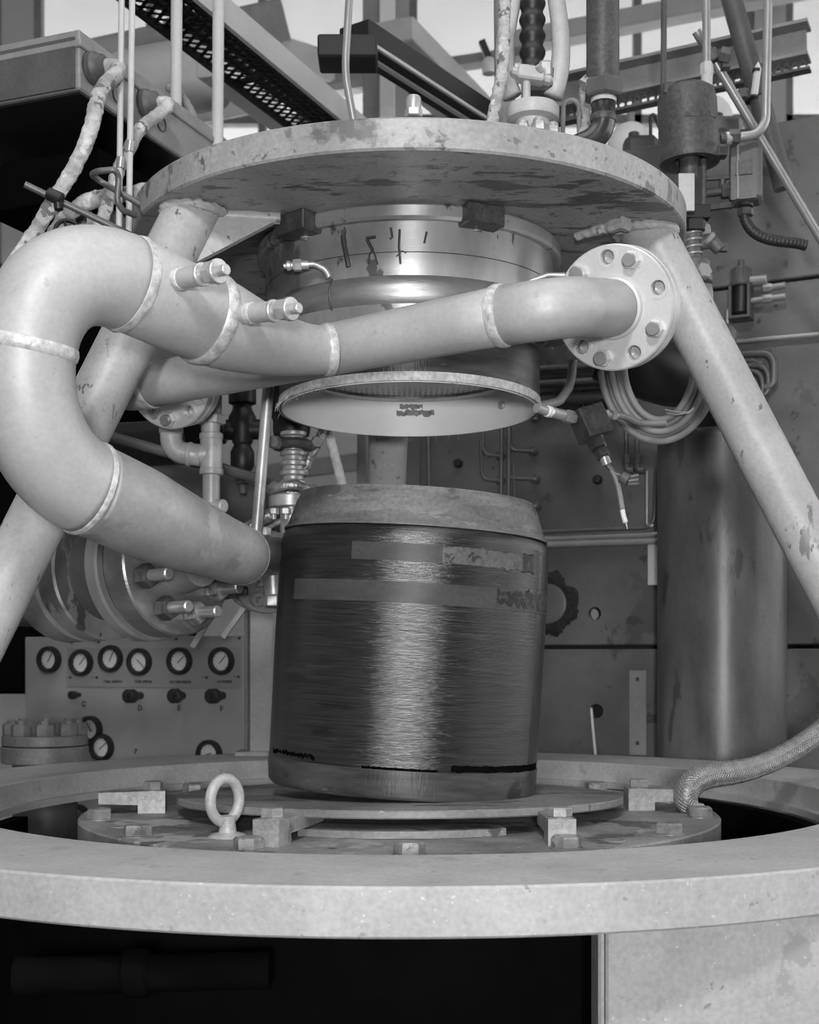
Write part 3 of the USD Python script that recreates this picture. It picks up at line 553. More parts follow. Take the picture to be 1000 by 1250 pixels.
tube('u_tube', 'narrow U-shaped tube low on the bulkhead beside the tank', [WP(790, 575, .03), WP(790, 641, .03), WP(796, 643, .03), WP(797, 640, .03)], .0045, TUBE)
for x0, lab in ((765, 'left'), (778, 'right')):
    o = Th('drop_tube', f'{lab} of two straight tubes ending in elbow fittings on the bulkhead above the U tube', 'tube', WP(x0, 575, .03))
    o.part('tube', cyl(.0055, WP(x0 - 1, 470, .03), WP(x0, 560, .03), 14), TUBED)
    o.part('elbow_nut', [hexn(.022, .02, WP(x0, 566, .03), (0, 0, 1)), sweep(fillet([WP(x0, 566, .03), WP(x0 + 1, 575, .03), WP(x0 + 9, 574, .03)], .012), .008, 12)], TUBED)
for k, (px, py, px0) in enumerate(((655, 511, 630), (652, 551, 622), (655, 585, 620), (656, 618, 628), (612, 557, 590), (612, 587, 588))):
    o = Th('sensing_stub', f'bent sensing tube with a round gland, {["topmost of the right row", "second of the right row", "third of the right row", "lowest of the right row", "upper of the left pair", "lower of the left pair"][k]} above the drum', 'tube', WP(px, py, .02))
    o.part('gland', lathe([(0, 0), (.012, 0), (.012, .012), (.009, .016), (0, .016)], WP(px, py, .001), WN, 20), TUBED)
    o.part('tube', sweep(fillet([WP(px, py, .012), WP(px, py, .024), WP(px0 + 4, py - 1, .024), WP(px0, py - 9, .024), WP(px0 - 1, py - 50, .024)], .02), .0042, 10), TUBED)
for k, px in enumerate((612, 621)): tube('riser_tube', f'{["left", "right"][k]} of two thin vertical tubes on the bulkhead just above the drum', [WP(px + 1, 440, .03), WP(px, 610, .03)], .005, TUBED)
tube('riser_tube', 'thin vertical tube with a coupling near the bulkhead left end', [WP(522, 470, .03), WP(524, 600, .03)], .0045, TUBED)
o = solo('sensor_knob', lathe([(0, 0), (.011, 0), (.012, .012), (.009, .02), (0, .022)], WP(731, 586, .001), WN, 20), RUBBER, 'small black knob alone in the middle of the bulkhead', 'knob')
solo('sensor_knob', lathe([(0, 0), (.011, 0), (.012, .012), (.009, .02), (0, .022)], WP(561, 566, .001), WN, 20), RUBBER, 'small black knob on the bulkhead just above the drum collar', 'knob')
for k, (py, r, off) in enumerate(((448, .009, .05), (458, .012, .03), (466, .009, .06), (472, .010, .04), (486, .015, .03))):
    tube('pipe_run', f'{["topmost", "second", "middle", "fourth", "lowest and thickest"][k]} dark horizontal pipe of the rack under the bolted flange', [WP(655, py + 3, off), WP(760, py - 3, off)], r, TUBED if k % 2 else DARKG)
for k, px in enumerate((657, 668)): solo('pipe_rack', on_wall((.012, .03, .13), px, 470, .02), DARKG, f'{["left", "right"][k]} upright of the pipe rack under the flange', 'rack')
tube('hook_hose', 'grey hose curving down beside the skirt right edge', [D(700, 440, 2.55), D(697, 470, 2.55), D(683, 490, 2.5), D(655, 497, 2.45)], .0085, MIDG, 'hose', .05)
tube('riser_tube', 'thin dark vertical tube behind the black tee block', [WP(714, 440, .03), WP(712, 512, .03)], .0045, BLACK)
# coil of cable and the black elbow behind it
co = Th('cable_coil', 'coil of grey cable tied with wire hanging below the bolted flange', 'cable', D(803, 525, 2.35))
cc = D(803, 440, 2.36)
for k in range(7):
    r_ = .100 + .0052 * k + rng.normal(0, .0012); t = np.linspace(math.radians(188), math.radians(372), 40) if k else np.linspace(math.radians(180), math.radians(372), 40)
    sx = (.60 + .04 * (k % 4)); pts = [cc + V((r_ * 1.0 - .045 + .0 * k) * math.cos(a) * 1.22, -.012 + .009 * (k % 3), r_ * 1.12 * math.sin(a)) for a in t]
    co.part('cable_loop', sweep(pts, .0062, 12), mat('cable_sheath', .22, .5, var=.12) if k == 0 else '/World/Looks/cable_sheath', True)
for k in range(2): co.part('tie_wire', sweep([D(812 + 2 * k, 500 + 4 * k, 2.31), D(825, 503 + 3 * k, 2.30), D(840, 503 + k, 2.31), D(848, 497 + 2 * k, 2.34)], .0012, 6), STEEL)
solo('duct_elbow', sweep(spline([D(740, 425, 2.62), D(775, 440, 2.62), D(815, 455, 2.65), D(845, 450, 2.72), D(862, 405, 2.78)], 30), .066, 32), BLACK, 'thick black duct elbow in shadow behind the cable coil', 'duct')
# black tee block with cables
tb = Th('tee_block', 'black square tee block with cable fittings hanging beside the skirt', 'fitting', D(720, 520, 2.1))
bx = unit(V(.80, .45, .40)); bz = unit(V(-.38, .1, .9))
tb.part('block', box((.048, .04, .05), D(721, 517, 2.1), z=bz, x=bx, bev=.002), BLACK if False else DARKSTEEL)
def fit(pts_r, m, name, **k):   # chain of (point, radius) lathe steps
    for (a, r1), (b, r2) in zip(pts_r[:-1], pts_r[1:]): pass
tb.part('left_fitting', [cyl(.0075, D(700, 510, 2.09), D(708, 512, 2.1), 16), hexn(.022, .022, D(700, 510, 2.088), D(686, 507, 2.07) - D(700, 510, 2.088)), cyl(.0085, D(688, 507, 2.07), D(672, 503, 2.05), 18, .001)], STEEL)
tb.part('insulator', cyl(.009, D(672, 503, 2.05), D(667, 502, 2.044), 18, .001), WHITE); tb.part('lead_tube', cyl(.0075, D(668, 502, 2.046), D(655, 498, 2.03), 16), STEEL)
tb.part('right_fitting', [hexn(.019, .01, D(737, 507, 2.1), D(752, 505, 2.13) - D(737, 507, 2.1)), cyl(.006, D(738, 507, 2.1), D(752, 507, 2.14), 14), hexn(.017, .008, D(747, 507, 2.12), V(1, .2, 0))], STEEL)
tb.part('right_cable', sweep(spline([D(751, 507, 2.14), D(768, 511, 2.2), D(790, 517, 2.28), D(812, 516, 2.3)], 16), .006, 12), '/World/Looks/cable_sheath', True)
dn = unit(D(737, 560, 2.08) - D(722, 530, 2.1))
tb.part('lower_hexagon', [hexn(.034, .014, D(722, 529, 2.1), dn), hexn(.030, .018, D(726, 537, 2.1), dn), hexn(.024, .014, D(733, 550, 2.1), dn)], DARKSTEEL)
tb.part('lower_nut', [cyl(.0085, D(736, 555, 2.1), D(741, 567, 2.1), 16)], STEEL)
tb.part('plug_lead', sweep(spline([D(741, 566, 2.1), D(748, 575, 2.1), D(756, 580, 2.1), D(763, 585, 2.09)], 14), .004, 10), TUBED, True)
pg = unit(V(.8, -.2, -.35))
tb.part('plug', [cyl(.010, D(759, 582, 2.09), D(768, 587, 2.085), 16, .001)] + [cyl(.0032, D(767, 586 + q, 2.085), D(780, 584 + q * 1.3, 2.08), 8, .0006) for q in (-3, 1, 5)], TUBED)
tb.part('lead_wire', sweep(spline([D(741, 567, 2.1), D(752, 585, 2.1), D(757, 605, 2.1), D(760, 622, 2.1)], 18), .0043, 10), MIDG, True)
tb.part('lead_tip', sweep(spline([D(760, 622, 2.1), D(762, 632, 2.1), D(764, 638, 2.1)], 8), .0042, 10), WHITE, True); tb.part('bare_wire', sweep([D(764, 637, 2.1), D(766, 646, 2.1)], [.0016, .0006], 6), STEEL)
# tank at the right
tc_ = D(881, 800, 2.98); tk = Th('storage_tank', 'tall streaked grey cylindrical tank standing at the right behind the ring', 'tank', tc_ * V(1, 1, 0))
zt2 = D(881, 531, 2.98)[2]; Rt = .143
tk.part('shell', lathe([(0, 0), (Rt, 0), (Rt, zt2 - .02), (Rt - .006, zt2 - .006), (Rt - .022, zt2), (0, zt2 + .004)], tc_ * V(1, 1, 0), n=90), TANK, 40)
tk.part('top_neck', cyl(.06, V(tc_[0], tc_[1], zt2 - .01), V(tc_[0], tc_[1], zt2 + .12), 32), BLACK)
tube('signal_wire', 'pale thin wire hanging from the lower hole in the bulkhead', [WP(722, 864, -.02), WP(722, 866, .01), WP(724, 890, .012), WP(728, 930, .014)], .0035, WHITE, 'wire', .02)
# bowl regulator on the bulkhead, its lines, bent tubes below
o = Th('regulator', 'dark ribbed air regulator with a clear bowl on the upper right bulkhead', 'regulator', WP(905, 400, .04))
c_ = WP(905, 345, .05); o.part('bonnet', lathe([(0, 0), (.028, 0), (.03, .004), (.024, .006), (.022, .036), (.018, .044), (.008, .046), (.007, .062), (0, .062)], c_ - V(0, 0, .01), n=28), DARKG)
for k in range(8): o.part('rib', cyl(.0022, c_ + .0225 * V(math.cos(k * .785), math.sin(k * .785), 0), c_ + .0225 * V(math.cos(k * .785), math.sin(k * .785), 0) + V(0, 0, .03), 8), DARKSTEEL)
o.part('bowl', lathe([(0, -.075), (.016, -.075), (.02, -.07), (.02, -.01), (0, -.01)], c_, n=24), BLACK); o.part('guard', [box((.006, .045, .07), c_ + WU * s_ * .021 - V(0, 0, .045), x=WU) for s_ in (-1, 1)] + [box((.05, .045, .006), c_ - V(0, 0, .082), x=WU)], DARKG)
o.part('outlet', [cyl(.012, c_ + WU * .02, c_ + WU * .06, 16, .002), cyl(.007, c_ + WU * .05 - V(0, 0, .02), c_ + WU * .1 - V(0, 0, .018), 12), cyl(.007, c_ + WU * .02 - V(0, 0, .045), c_ + WU * .1 - V(0, 0, .043), 12), hexn(.02, .02, c_ + WU * .05 - V(0, 0, .02), WU), hexn(.02, .02, c_ + WU * .05 - V(0, 0, .0445), WU)], TUBE)
tube('drain_tube', 'tube dropping from the regulator and running right along the bulkhead', [WP(899, 376, .03), WP(888, 377, .03), WP(889, 416, .03), WP(900, 417, .03), WP(1000, 408, .03)], .006, TUBE)
for k, (py, px1, py1, r) in enumerate(((431, 945, 470, .0085), (440, 930, 442, .007), (446, 938, 480, .0065), (453, 931, 492, .006))):
    tube('bent_tube', f'{["topmost", "second", "third", "lowest"][k]} bent tube on the bulkhead right of the slanted leg', [WP(835, py + 3, .03), WP(px1 - 8, py, .03), WP(px1, py + 9, .03), WP(px1, py1, .03), WP(px1 - 12, py1 + 4, .03)], r, TUBED if k != 1 else DARKG)
# actuated valve and positioner above the leg
av = Th('actuated_valve', 'dark canister-topped control valve with a spring bonnet behind the right edge of the round plate', 'valve', D(842, 360, 2.36))
def dz(px, py, d=2.36): return D(px, py, d)
ax = unit(dz(838, 105) - dz(842, 200)); c0 = dz(842, 200); px_m = 2.36 / F
av.part('canister', lathe([(.030, .004), (.048, .004), (.053, .0), (.0555, .006), (.0555, .018), (.053, .024), (.0525, .110), (.049, .127), (.040, .134), (0, .137), (0, .02), (.03, .02), (.030, .004)], c0, ax, 48), CANV, 40)
av.part('lug', box((.018, .024, .016), c0 + V(.052, -.02, .012)), CANV); av.part('lug', box((.02, .02, .02), c0 + ax * .125 + V(-.036, -.02, 0)), CANV)
av.part('badge', box((.024, .002, .008), c0 + ax * .068 + V(-.004, -.0525, 0)), DARKSTEEL); av.part('badge', box((.016, .002, .007), c0 + ax * .072 + V(.036, -.0385, 0), x=(.75, .6, 0)), DARKSTEEL)
av.part('stem', [cyl(.018, c0 - ax * .03, c0 + ax * .01, 20), cyl(.006, c0 + V(.022, -.01, -.09), c0 + V(.022, -.01, .004), 10)], CANV)
av.part('stem_plate', box((.028, .006, .066), dz(838, 235, 2.33)), LIGHTG, label='pale plate on the stem'); av.part('yoke', [box((.02, .03, .1), dz(851, 240)), box((.05, .04, .024), dz(848, 262)), hexn(.05, .024, dz(847, 285), (0, 0, 1))], BLACK)
av.part('spring', [cyl(.009, dz(846, 330), dz(846, 280), 14)] + [sweep([dz(846, 326) + V(.0165 * math.cos(t), .0165 * math.sin(t), .0062 * t / 6.283 * 2.0) for t in np.linspace(0, 5 * 6.283, 90)], .0024, 8)], TUBE, True)
av.part('bonnet', [cyl(.027, dz(848, 335), dz(848, 318), 28, .003), cyl(.029, dz(850, 347), dz(850, 336), 28, .003), cyl(.017, dz(845, 318), dz(845, 275), 20)], DARKG)
av.part('bonnet_flange', lathe([(0, -.016), (.05, -.016), (.052, -.012), (.052, 0), (0, 0)], dz(843, 352, 2.33), unit(V(.45, -.85, .15)), 40), MIDG); av.part('flange_nut', hexn(.03, .014, dz(856, 333, 2.32), unit(V(.45, -.85, .15))), MIDG); av.part('flange_nut', hexn(.022, .012, dz(858, 281), V(.8, -.6, 0)), MIDG)
po = Th('valve_positioner', 'dark boxy valve positioner with a cable gland, right of the canister valve', 'positioner', dz(910, 250))
po.part('case', box((.056, .05, .105), dz(911, 213), x=(.95, -.3, 0), bev=.006), DARKG); po.part('cover', box((.044, .004, .09), dz(908, 212, 2.332), x=(.95, -.3, 0)), MIDG if False else DARKG); po.part('nameplate', box((.03, .002, .026), dz(908, 204, 2.328), x=(.95, -.3, 0)), CANV)
po.part('backplate', box((.004, .06, .1), dz(896, 215)), MIDG)
po.part('link_bar', [bar(dz(853, 219), dz(893, 216), .007, .007), bar(dz(856, 255), dz(895, 250), .01, .010), cyl(.008, dz(852, 237), dz(895, 232), 14), hexn(.028, .03, dz(880, 234), V(1, 0, .1)), cyl(.007, dz(882, 230), dz(882, 220), 12)], DARKSTEEL)
po.part('gland', [cyl(.013, dz(911, 252), dz(912, 240), 18), hexn(.03, .014, dz(910, 264), (0, 0, 1))], DARKSTEEL)
po.part('flex_conduit', sweep(spline([dz(909, 262), dz(912, 273), dz(924, 286), dz(942, 293), dz(985, 300)], 60), .0095 + .0007 * np.sin(np.arange(60) * 2.1), 16), RUBBER, True)
st = Th('stop_cock', 'small round plug cock in front of the bulkhead below the positioner', 'valve', dz(872, 300)); st.part('body', [cyl(.012, dz(866, 291), dz(880, 305), 18, .002), cyl(.010, dz(853, 299), dz(868, 296), 14)], DARKG); st.part('cap', cyl(.013, dz(864, 289, 2.35), dz(868, 293, 2.352), 18, .002), MIDG); st.part('lever_end', box((.014, .01, .016), dz(883, 302)), DARKSTEEL)
# ------------------------------------------------------------------ upper right
o = Th('instrument_line', 'steel tube curving into a brass-banded fitting on the canister, from the top right corner', 'tube', D(880, 166, 2.3))
o.part('tube', sweep(fillet([D(938, -20, 2.3), D(935, 148, 2.3), D(925, 164, 2.3), D(897, 168, 2.3)], .04), .008, 14), TUBE, True); o.part('fitting', [hexn(.026, .02, D(903, 167, 2.3), V(-1, 0, 0)), cyl(.008, D(897, 168, 2.3), D(880, 170, 2.3), 14)], DARKSTEEL); o.part('band', cyl(.0112, D(893, 168, 2.3), D(886, 169, 2.3), 18, .001), STEEL)
o = Th('top_line', 'vertical tube with a nut entering the top of the canister', 'tube', D(865, 110, 2.36)); o.part('tube', cyl(.0075, D(862, -30, 2.36), D(863, 90, 2.36), 14), TUBE); o.part('nut', [hexn(.024, .022, D(863, 92, 2.36), (0, 0, 1)), cyl(.0105, D(863, 106, 2.36), D(863, 90, 2.36), 16), hexn(.022, .012, D(863, 110, 2.36), (0, 0, 1))], LIGHTG)
tube('drop_rod', 'thin dark rod hanging straight down behind the canister', [D(811, -30, 2.8), D(810, 125, 2.8)], .0065, DARKG, 'rod')
dp = Th('slanted_pipe', 'thick dark slanted pipe with a collar in the top right corner', 'pipe', D(920, 120, 2.7)); dp.part('tube', cyl(.021, D(885, -30, 2.7), D(958, 230, 2.7), 24), DARKG); dp.part('collar', lathe([(.02, 0), (.026, .002), (.026, .016), (.02, .018), (.02, 0)], D(918, 112, 2.7), D(958, 230, 2.7) - D(885, -30, 2.7), 28), DARKSTEEL); dp.part('ear', box((.02, .02, .018), D(907, 115, 2.69)), DARKG)
dr_ = Th('slanted_rod', 'slim slanted steel rod with a clamp crossing the top right corner', 'rod', D(900, 120, 2.5)); dr_.part('rod', cyl(.009, D(850, 38, 2.5), D(1010, 305, 2.62), 14), TUBE); dr_.part('clamp', [cyl(.0135, D(866, 62, 2.5), D(873, 75, 2.5), 16, .002), hexn(.03, .02, D(879, 66, 2.49), V(1, -.1, -.3)), box((.016, .02, .03), D(886, 75, 2.5))], DARKG)
sp = Th('marker_tag', 'white pointed tag on the slanted pipe in the top right corner', 'tag', D(922, 110, 2.6)); sp.part('blade', cyl(.0075, D(921, 116, 2.672), D(925, 84, 2.665), 14), WHITE); sp.part('tip', lathe([(.0075, 0), (.001, .014), (0, .014), (0, 0), (.0075, 0)], D(925, 84, 2.665), (0.1, 0, 1), 14), WHITE); sp.part('band', cyl(.0082, D(923.5, 88, 2.665), D(924, 84.5, 2.665), 14), RUBBER)
# gas bottles with regulators behind the bulkhead
for k, (px, top, d, r, lab) in enumerate(((770, 150, 3.95, .072, 'white dome-topped gas bottle behind the bulkhead, nearest the round plate'), (868, 118, 3.9, .064, 'white gas bottle behind the bulkhead, right of the canister'))):
    b_ = D(px, 800, d) * V(1, 1, 0); zz = D(px, top, d)[2]; o = Th('gas_bottle', lab, 'gas bottle', b_)
    o.part('shell', lathe([(0, 0), (r, 0)] + [(r * math.cos(t), zz - r * 1.15 + r * 1.15 * math.sin(t)) for t in np.linspace(0, 1.5, 12)] + [(0, zz)], b_, n=40), WHITE, True); o.part('neck', cyl(.012, b_ + V(0, 0, zz - .005), b_ + V(0, 0, zz + .05), 14), MIDG)
for k, (px, py, d) in enumerate(((782, 185, 3.35), (884, 162, 3.3))):
    o = Th('valve_block', ['dark valve block with a knob, in front of the nearer gas bottle', 'dark valve block right of the canister, in front of a gas bottle'][k], 'valve', D(px, py + 20, d)); o.part('body', box((.085, .06, .07), D(px, py, d), bev=.012), MIDG if k else DARKG); o.part('knob', cyl(.014, D(px - 8, py - 14, d), D(px - 8, py - 23, d), 16, .002), DARKG); o.part('boss', cyl(.018, D(px - 3, py + 3, d - .03), D(px - 3, py + 3, d - .045), 18), DARKG)
tube('gauge_tube', 'thin tube bent over the top between bottle and canister', [D(795, 196, 3.34), D(794, 142, 3.34), D(798, 139, 3.34), D(806, 158, 3.34), D(806, 215, 3.34), D(800, 218, 3.2)], .0045, DARKG, rad=.02)
# overhead beam and tray at right
bm = Th('overhead_beam', 'dark steel beam high up at right carrying a perforated tray', 'beam', D(770, 110, 3.4))
def BP(px, py0, off=0): d = 3.38 - (px - 690) * .00088; return D(px, py0 - (px - 690) * .215, d)
b0, b1 = BP(640, 119), BP(985, 119); bm.part('web', bar(b0, b1, .012, .075), MIDG); bm.part('flange', [bar(b0 + V(0, -.02, .04), b1 + V(0, -.02, .04), .06, .008), bar(b0 - V(0, .02, .036), b1 - V(0, .02, .036), .06, .008)], MIDG)
def mesh_tray(o, a, b, wdir, w, cell, name='expanded_metal', m=None, th=.0022):
    L = np.linalg.norm(b - a); u = unit(b - a); n_, k_ = int(L / cell), int(w / (cell * .6)); st_ = []
    rj = np.random.default_rng(3)
    for i in range(n_):
        for j in range(k_):
            o_ = .5 * (j % 2); p = a + u * cell * (i + o_) + wdir * w * j / k_; q1 = a + u * cell * (i + o_ + .5) + wdir * w * (j + 1) / k_; q2 = a + u * cell * (i + o_ - .5) + wdir * w * (j + 1) / k_
            for q in (q1, q2): st_.append(box((.0015, th * 2.0, np.linalg.norm(q - p) * 1.05), (p + q) / 2, q - p, np.cross(u, wdir), bev=.0003))
    o.part(name, st_, m or BLACK, False, kind='stuff')
mesh_tray(bm, BP(640, 134) + V(0, -.03, 0), BP(985, 134) + V(0, -.03, 0), V(0, 0, -1), .045, .019, m=DARKG); bm.part('tray_edge', bar(BP(640, 155) + V(0, -.03, .0), BP(985, 155) + V(0, -.03, 0), .03, .006), DARKG)
# pipe with union nut rising from the round plate
up = Th('union_pipe', 'dark pipe with a big hexagon union nut above the right of the round plate', 'pipe', D(740, 180, 2.12))
def uz(px, py): return D(px, py, 2.12)
up.part('upper_pipe', lathe([(0, 0), (.0265, 0), (.0265, .3), (0, .3)], uz(736, 105), n=36), CANV); up.part('union_nut', hexn(.066, .030, uz(737, 121), (0, 0, 1), (.9, .45, 0)), DARKG); up.part('sleeve', lathe([(0, 0), (.0205, 0), (.021, .012), (0, .012)], uz(737, 126), n=30), LIGHTG)
up.part('elbow', sweep(fillet([uz(737, 120), uz(736, 166), uz(690, 186)], .042, 14), .0195, 28), DARKG if False else mat('dull_black_pipe', .1, .25, .7, var=.3, vs=20), True); up.part('weld', weld(uz(736.5, 145), (0, 0, 1), .0195, .007, .002), CANV)
up.part('nut_stub', cyl(.012, uz(713, 105), uz(718, 100), 14), LAG)
lag('frayed lagged line behind the union nut pipe', [D(719, 95, 2.2), D(714, 125, 2.2), D(716, 150, 2.2), D(706, 172, 2.2)], .0085, 21)
tube('small_hook_tube', 'thin hooked tube between the yoke valve and the union pipe', [D(684, 300.5, 2.3), D(688, 125, 2.3), D(700, 121, 2.3), D(707, 128, 2.3), D(708, 300.5, 2.3)], .004, MIDG, rad=.02)
# yoke valve on the plate
yv = Th('yoke_valve', 'pale painted diaphragm valve with a two-armed yoke and black spring on the round plate', 'valve', D(650, 262, 2.15))
def yz(px, py, d=2.15): return D(px, py, d)
PALE = mat('pale_valve_paint', .46, .45, var=.1, vs=12, wear=.06)
yv.part('body', lathe([(0, 0), (.05, 0), (.052, .05), (.046, .10), (.034, .125), (.0285, .135), (.0285, .155), (.042, .158), (.044, .162), (.044, .176), (.041, .18), (.018, .181), (0, .181)], V(*yz(650, 262)[:2], 2.0145), n=44), PALE, 40)
zc = yz(650, 128)
for sg in (-1, 1):
    a_, b_ = zc + V(sg * .033, -.004, .012), zc + V(sg * .034 + .004, 0, .33)
    yv.part('yoke_arm', [sweep(spline([a_, a_ + V(sg * .012, 0, .05), b_ - V(0, 0, .15), b_], 20), np.linspace(.016, .0125, 20), 16), ], PALE, True)
yv.part('spring_boot', lathe([(.01, 0)] + [(.0195 + .0022 * math.sin(t * 6.283 * 6), .16 * t) for t in np.linspace(0, 1, 60)] + [(0, .16), (0, 0), (.01, 0)], yz(650, 90), n=30), BLACK, True)
yv.part('stem', [cyl(.0065, zc + V(-.012, -.03, -.012), zc + V(-.012, -.03, .05), 14), cyl(.0115, zc + V(-.012, -.03, -.018), zc + V(-.012, -.03, -.01), 18, .002)], PALE)
yv.part('gland_follower', [box((.07, .03, .012), zc + V(-.004, -.02, .035), z=(.25, .1, 1), bev=.004), box((.045, .03, .022), yz(648, 92, 2.12), z=(.15, 0, 1), bev=.003)], PALE); yv.part('stem_block', [box((.05, .04, .04), yz(657, 100), bev=.005)], DARKG); yv.part('set_screw', [cyl(.005, yz(662, 90, 2.11), yz(657, 80, 2.1), 12), box((.022, .02, .028), yz(666, 86, 2.13), bev=.004)], STEEL)
for px, py in ((638, 153), (658, 150), (675, 156)): p = yz(px, py, 2.09); yv.part('bonnet_nut', [hexn(.026, .016, p - V(0, 0, .016), (0, 0, 1)), lathe([(0, 0), (.010, 0), (.009, .006), (.005, .009), (0, .010)], p, n=16)], STEEL)
lag('frayed lagged line left of the yoke valve', [D(618, -10, 2.05), D(615, 62, 2.05), D(612, 95, 2.05), D(605, 128, 2.05), D(601, 175, 2.05)], .0095, 22)
solo('dark_standpipe', cyl(.021, D(615, -40, 2.7), D(617, 200, 2.7), 24), MIDG, 'grey standpipe right behind the lagged line beside the yoke valve', 'pipe')
pg_ = Th('pressure_plug', 'small threaded plug with hexagon collars on top of the round plate near its centre', 'plug', D(505, 230, 2.0)); pz = D(505, 122, 2.0); b_ = V(pz[0], pz[1], 2.0145)
pg_.part('body', [cyl(.010, b_, pz - V(0, 0, .045), 18), hexn(.027, .012, pz - V(0, 0, .026), (0, 0, 1)), hexn(.022, .01, pz - V(0, 0, .04), (0, 0, 1))], STEEL); pg_.part('cap', lathe([(0, 0), (.0115, 0), (.0115, .018), (.0095, .021), (0, .021)], pz - V(0, 0, .016), n=20), STEEL)
# ------------------------------------------------------------------ upper middle and left overhead
tr = Th('cable_tray', 'slanting cable tray with a black expanded-metal floor and a pale side rail overhead', 'cable tray', D(330, 110, 3.2))
ta, tb_ = D(232, 62, 3.02), D(345, 155, 3.42); tb_[2] = ta[2]; u = unit(tb_ - ta); sd = unit(V(u[1], -u[0], 0)); A_, B_ = ta - u * .5, ta + u * 1.5
mesh_tray(tr, A_, B_, sd, .135, .030, th=.0045); tr.part('side_rail', bar(A_ + sd * .15 + V(0, 0, .02), B_ + sd * .15 + V(0, 0, .02), .012, .062), LIGHTG); tr.part('inner_rail', bar(A_ - V(0, 0, .0), B_ - V(0, 0, 0), .008, .02), BLACK)
tr.part('rung', [bar(A_ + u * q + V(0, 0, .006), A_ + u * q + sd * .14 + V(0, 0, .006), .025, .004) for q in np.arange(.1, 2, .3)], BLACK)
tr.part('laid_cables', [sweep([A_ + u * q + sd * (x_ + .008 * math.sin(q * 4 + x_ * 60)) + V(0, 0, .018) for q in np.linspace(0, 2, 24)], .011, 10) for x_ in (.05, .075, .1, .12)], BLACK, True)
sc = Th('strut_channel', 'dark slotted strut channel with bright lips slanting down behind the plate centre', 'channel', D(500, 105, 3.1))
sa, sb = D(432, 58, 2.95), D(566, 150, 3.33); sb[2] = sa[2]; u = unit(sb - sa); sd = unit(V(u[1], -u[0], 0)); A_, B_ = sa, sb + u * .5
sc.part('channel', bar(A_ + V(0, 0, .03), B_ + V(0, 0, .03), .085, .05), BLACK); sc.part('lip', bar(A_ + sd * -.002, B_ + sd * -.002, .012, .006), LIGHTG); sc.part('lip', bar(A_ + sd * .043, B_ + sd * .043, .008, .008), LIGHTG)
solo('end_block', box((.13, .09, .05), D(425, 66, 2.92), x=u if False else (1, 0, 0), bev=.004), BLACK, 'black block on the end of the strut channel at the top', 'block')
tube('vent_tube', 'bright tube bowing down to the plate beside the strut channel', [D(428, -30, 2.3), D(421, 90, 2.3), D(436, 170, 2.3)], .0068, TUBE, rad=.25)
for k, (px, r, d, lab) in enumerate(((215, .0115, 2.62, 'left of two thick pale vertical conduits behind the plate'), (266, .0115, 2.62, 'right of two thick pale vertical conduits behind the plate'))): solo('conduit', cyl(r, D(px + 1, -40, d), D(px - 1, 270, d), 20), LIGHTG, lab, 'conduit')
for k, (x0, x1, lab) in enumerate(((149, 145, 'left'), (162, 157, 'right'))):
    o = Th('riser', f'{lab} of two slim vertical tubes at upper left with a coupling', 'tube', D(x1, 300, 2.2)); o.part('tube', cyl(.0052, D(x0, -40, 2.2), D(x1, 300, 2.2), 14), LIGHTG); o.part('coupling', cyl(.0072, D((148, 159)[k], (192, 172)[k], 2.2), D((147, 158)[k], (206, 186)[k], 2.2), 16, .001), TUBE)
jb = Th('junction_box', 'long grey overhead junction box with round cable connectors at upper left', 'junction box', D(150, 120, 2.4))
P0 = D(97, 108, 2.2); jd = unit(V(.103, .266, 0)); jn = unit(V(jd[1], -jd[0], 0))
jc = P0 + jd * .6 - jn * .17 + V(0, 0, .05); jb.part('case', box((1.2, .34, .10), jc, x=jd, bev=.003), MIDG); jb.part('darkened_end', box((.004, .325, .085), jc - jd * .6022 + V(0, 0, -.006), x=jd), DARKG); jb.part('darkened_underside', box((1.18, .33, .004), jc - V(0, 0, .0515), x=jd), BLACK); jb.part('lid', box((1.21, .35, .012), jc + V(0, 0, .025), x=jd, bev=.002), MIDG)  # added sheets darken the end and underside by colour alone
solo('lower_box', box((1.1, .26, .085), P0 + jd * .66 - jn * .165 - V(0, 0, .095), x=jd, bev=.003), PITCH, 'black box slung under the overhead junction box', 'box')  # near-black colour keeps this box dark where the low lamp reaches it
tips = []
def on_box(px, py):     # the point of the box's long face seen at that pixel
    e = V(0, CAMY, CAMZ); r_ = D(px, py, 1.0) - e; return e + r_ * np.dot(P0 - e, jn) / np.dot(r_, jn)
for k, (px, py, d) in enumerate(((111, 84, 2.22), (176, 128, 2.43))):
    p = on_box(px, py); tips.append(p + jn * .036); q = jb.part('connector', lathe([(0, 0), (.026, 0), (.026, .012), (.021, .018), (.02, .026), (.012, .032), (0, .034)], p, jn, 30), DARKG); jb.part('collar', cyl(.027, p, p + jn * .006, 30, .001), DARKSTEEL, parent=q)
for px, py in ((143, 116), (197, 151)): p = on_box(px, py); jb.part('knockout', lathe([(.013, 0), (.015, 0), (.015, .002), (.013, .002), (.013, 0)], p, jn, 28), DARKG)
lag('frayed wrapped conduit dropping from the nearer junction box connector', [tips[0] - jn * .006, tips[0] + jn * .012 - V(0, 0, .004), D(125, 108, 2.14), D(114, 145, 2.1), D(98, 190, 2.1), D(74, 232, 2.1), D(48, 275, 2.1), D(10, 330, 2.1)], .0122, 31)
lag('frayed wrapped conduit dropping from the farther junction box connector', [tips[1] - jn * .006, tips[1] + jn * .012 - V(0, 0, .004), D(177, 152, 2.33), D(158, 182, 2.28), D(146, 205, 2.26), D(135, 238, 2.24), D(122, 275, 2.22), D(108, 320, 2.2)], .0112, 32)
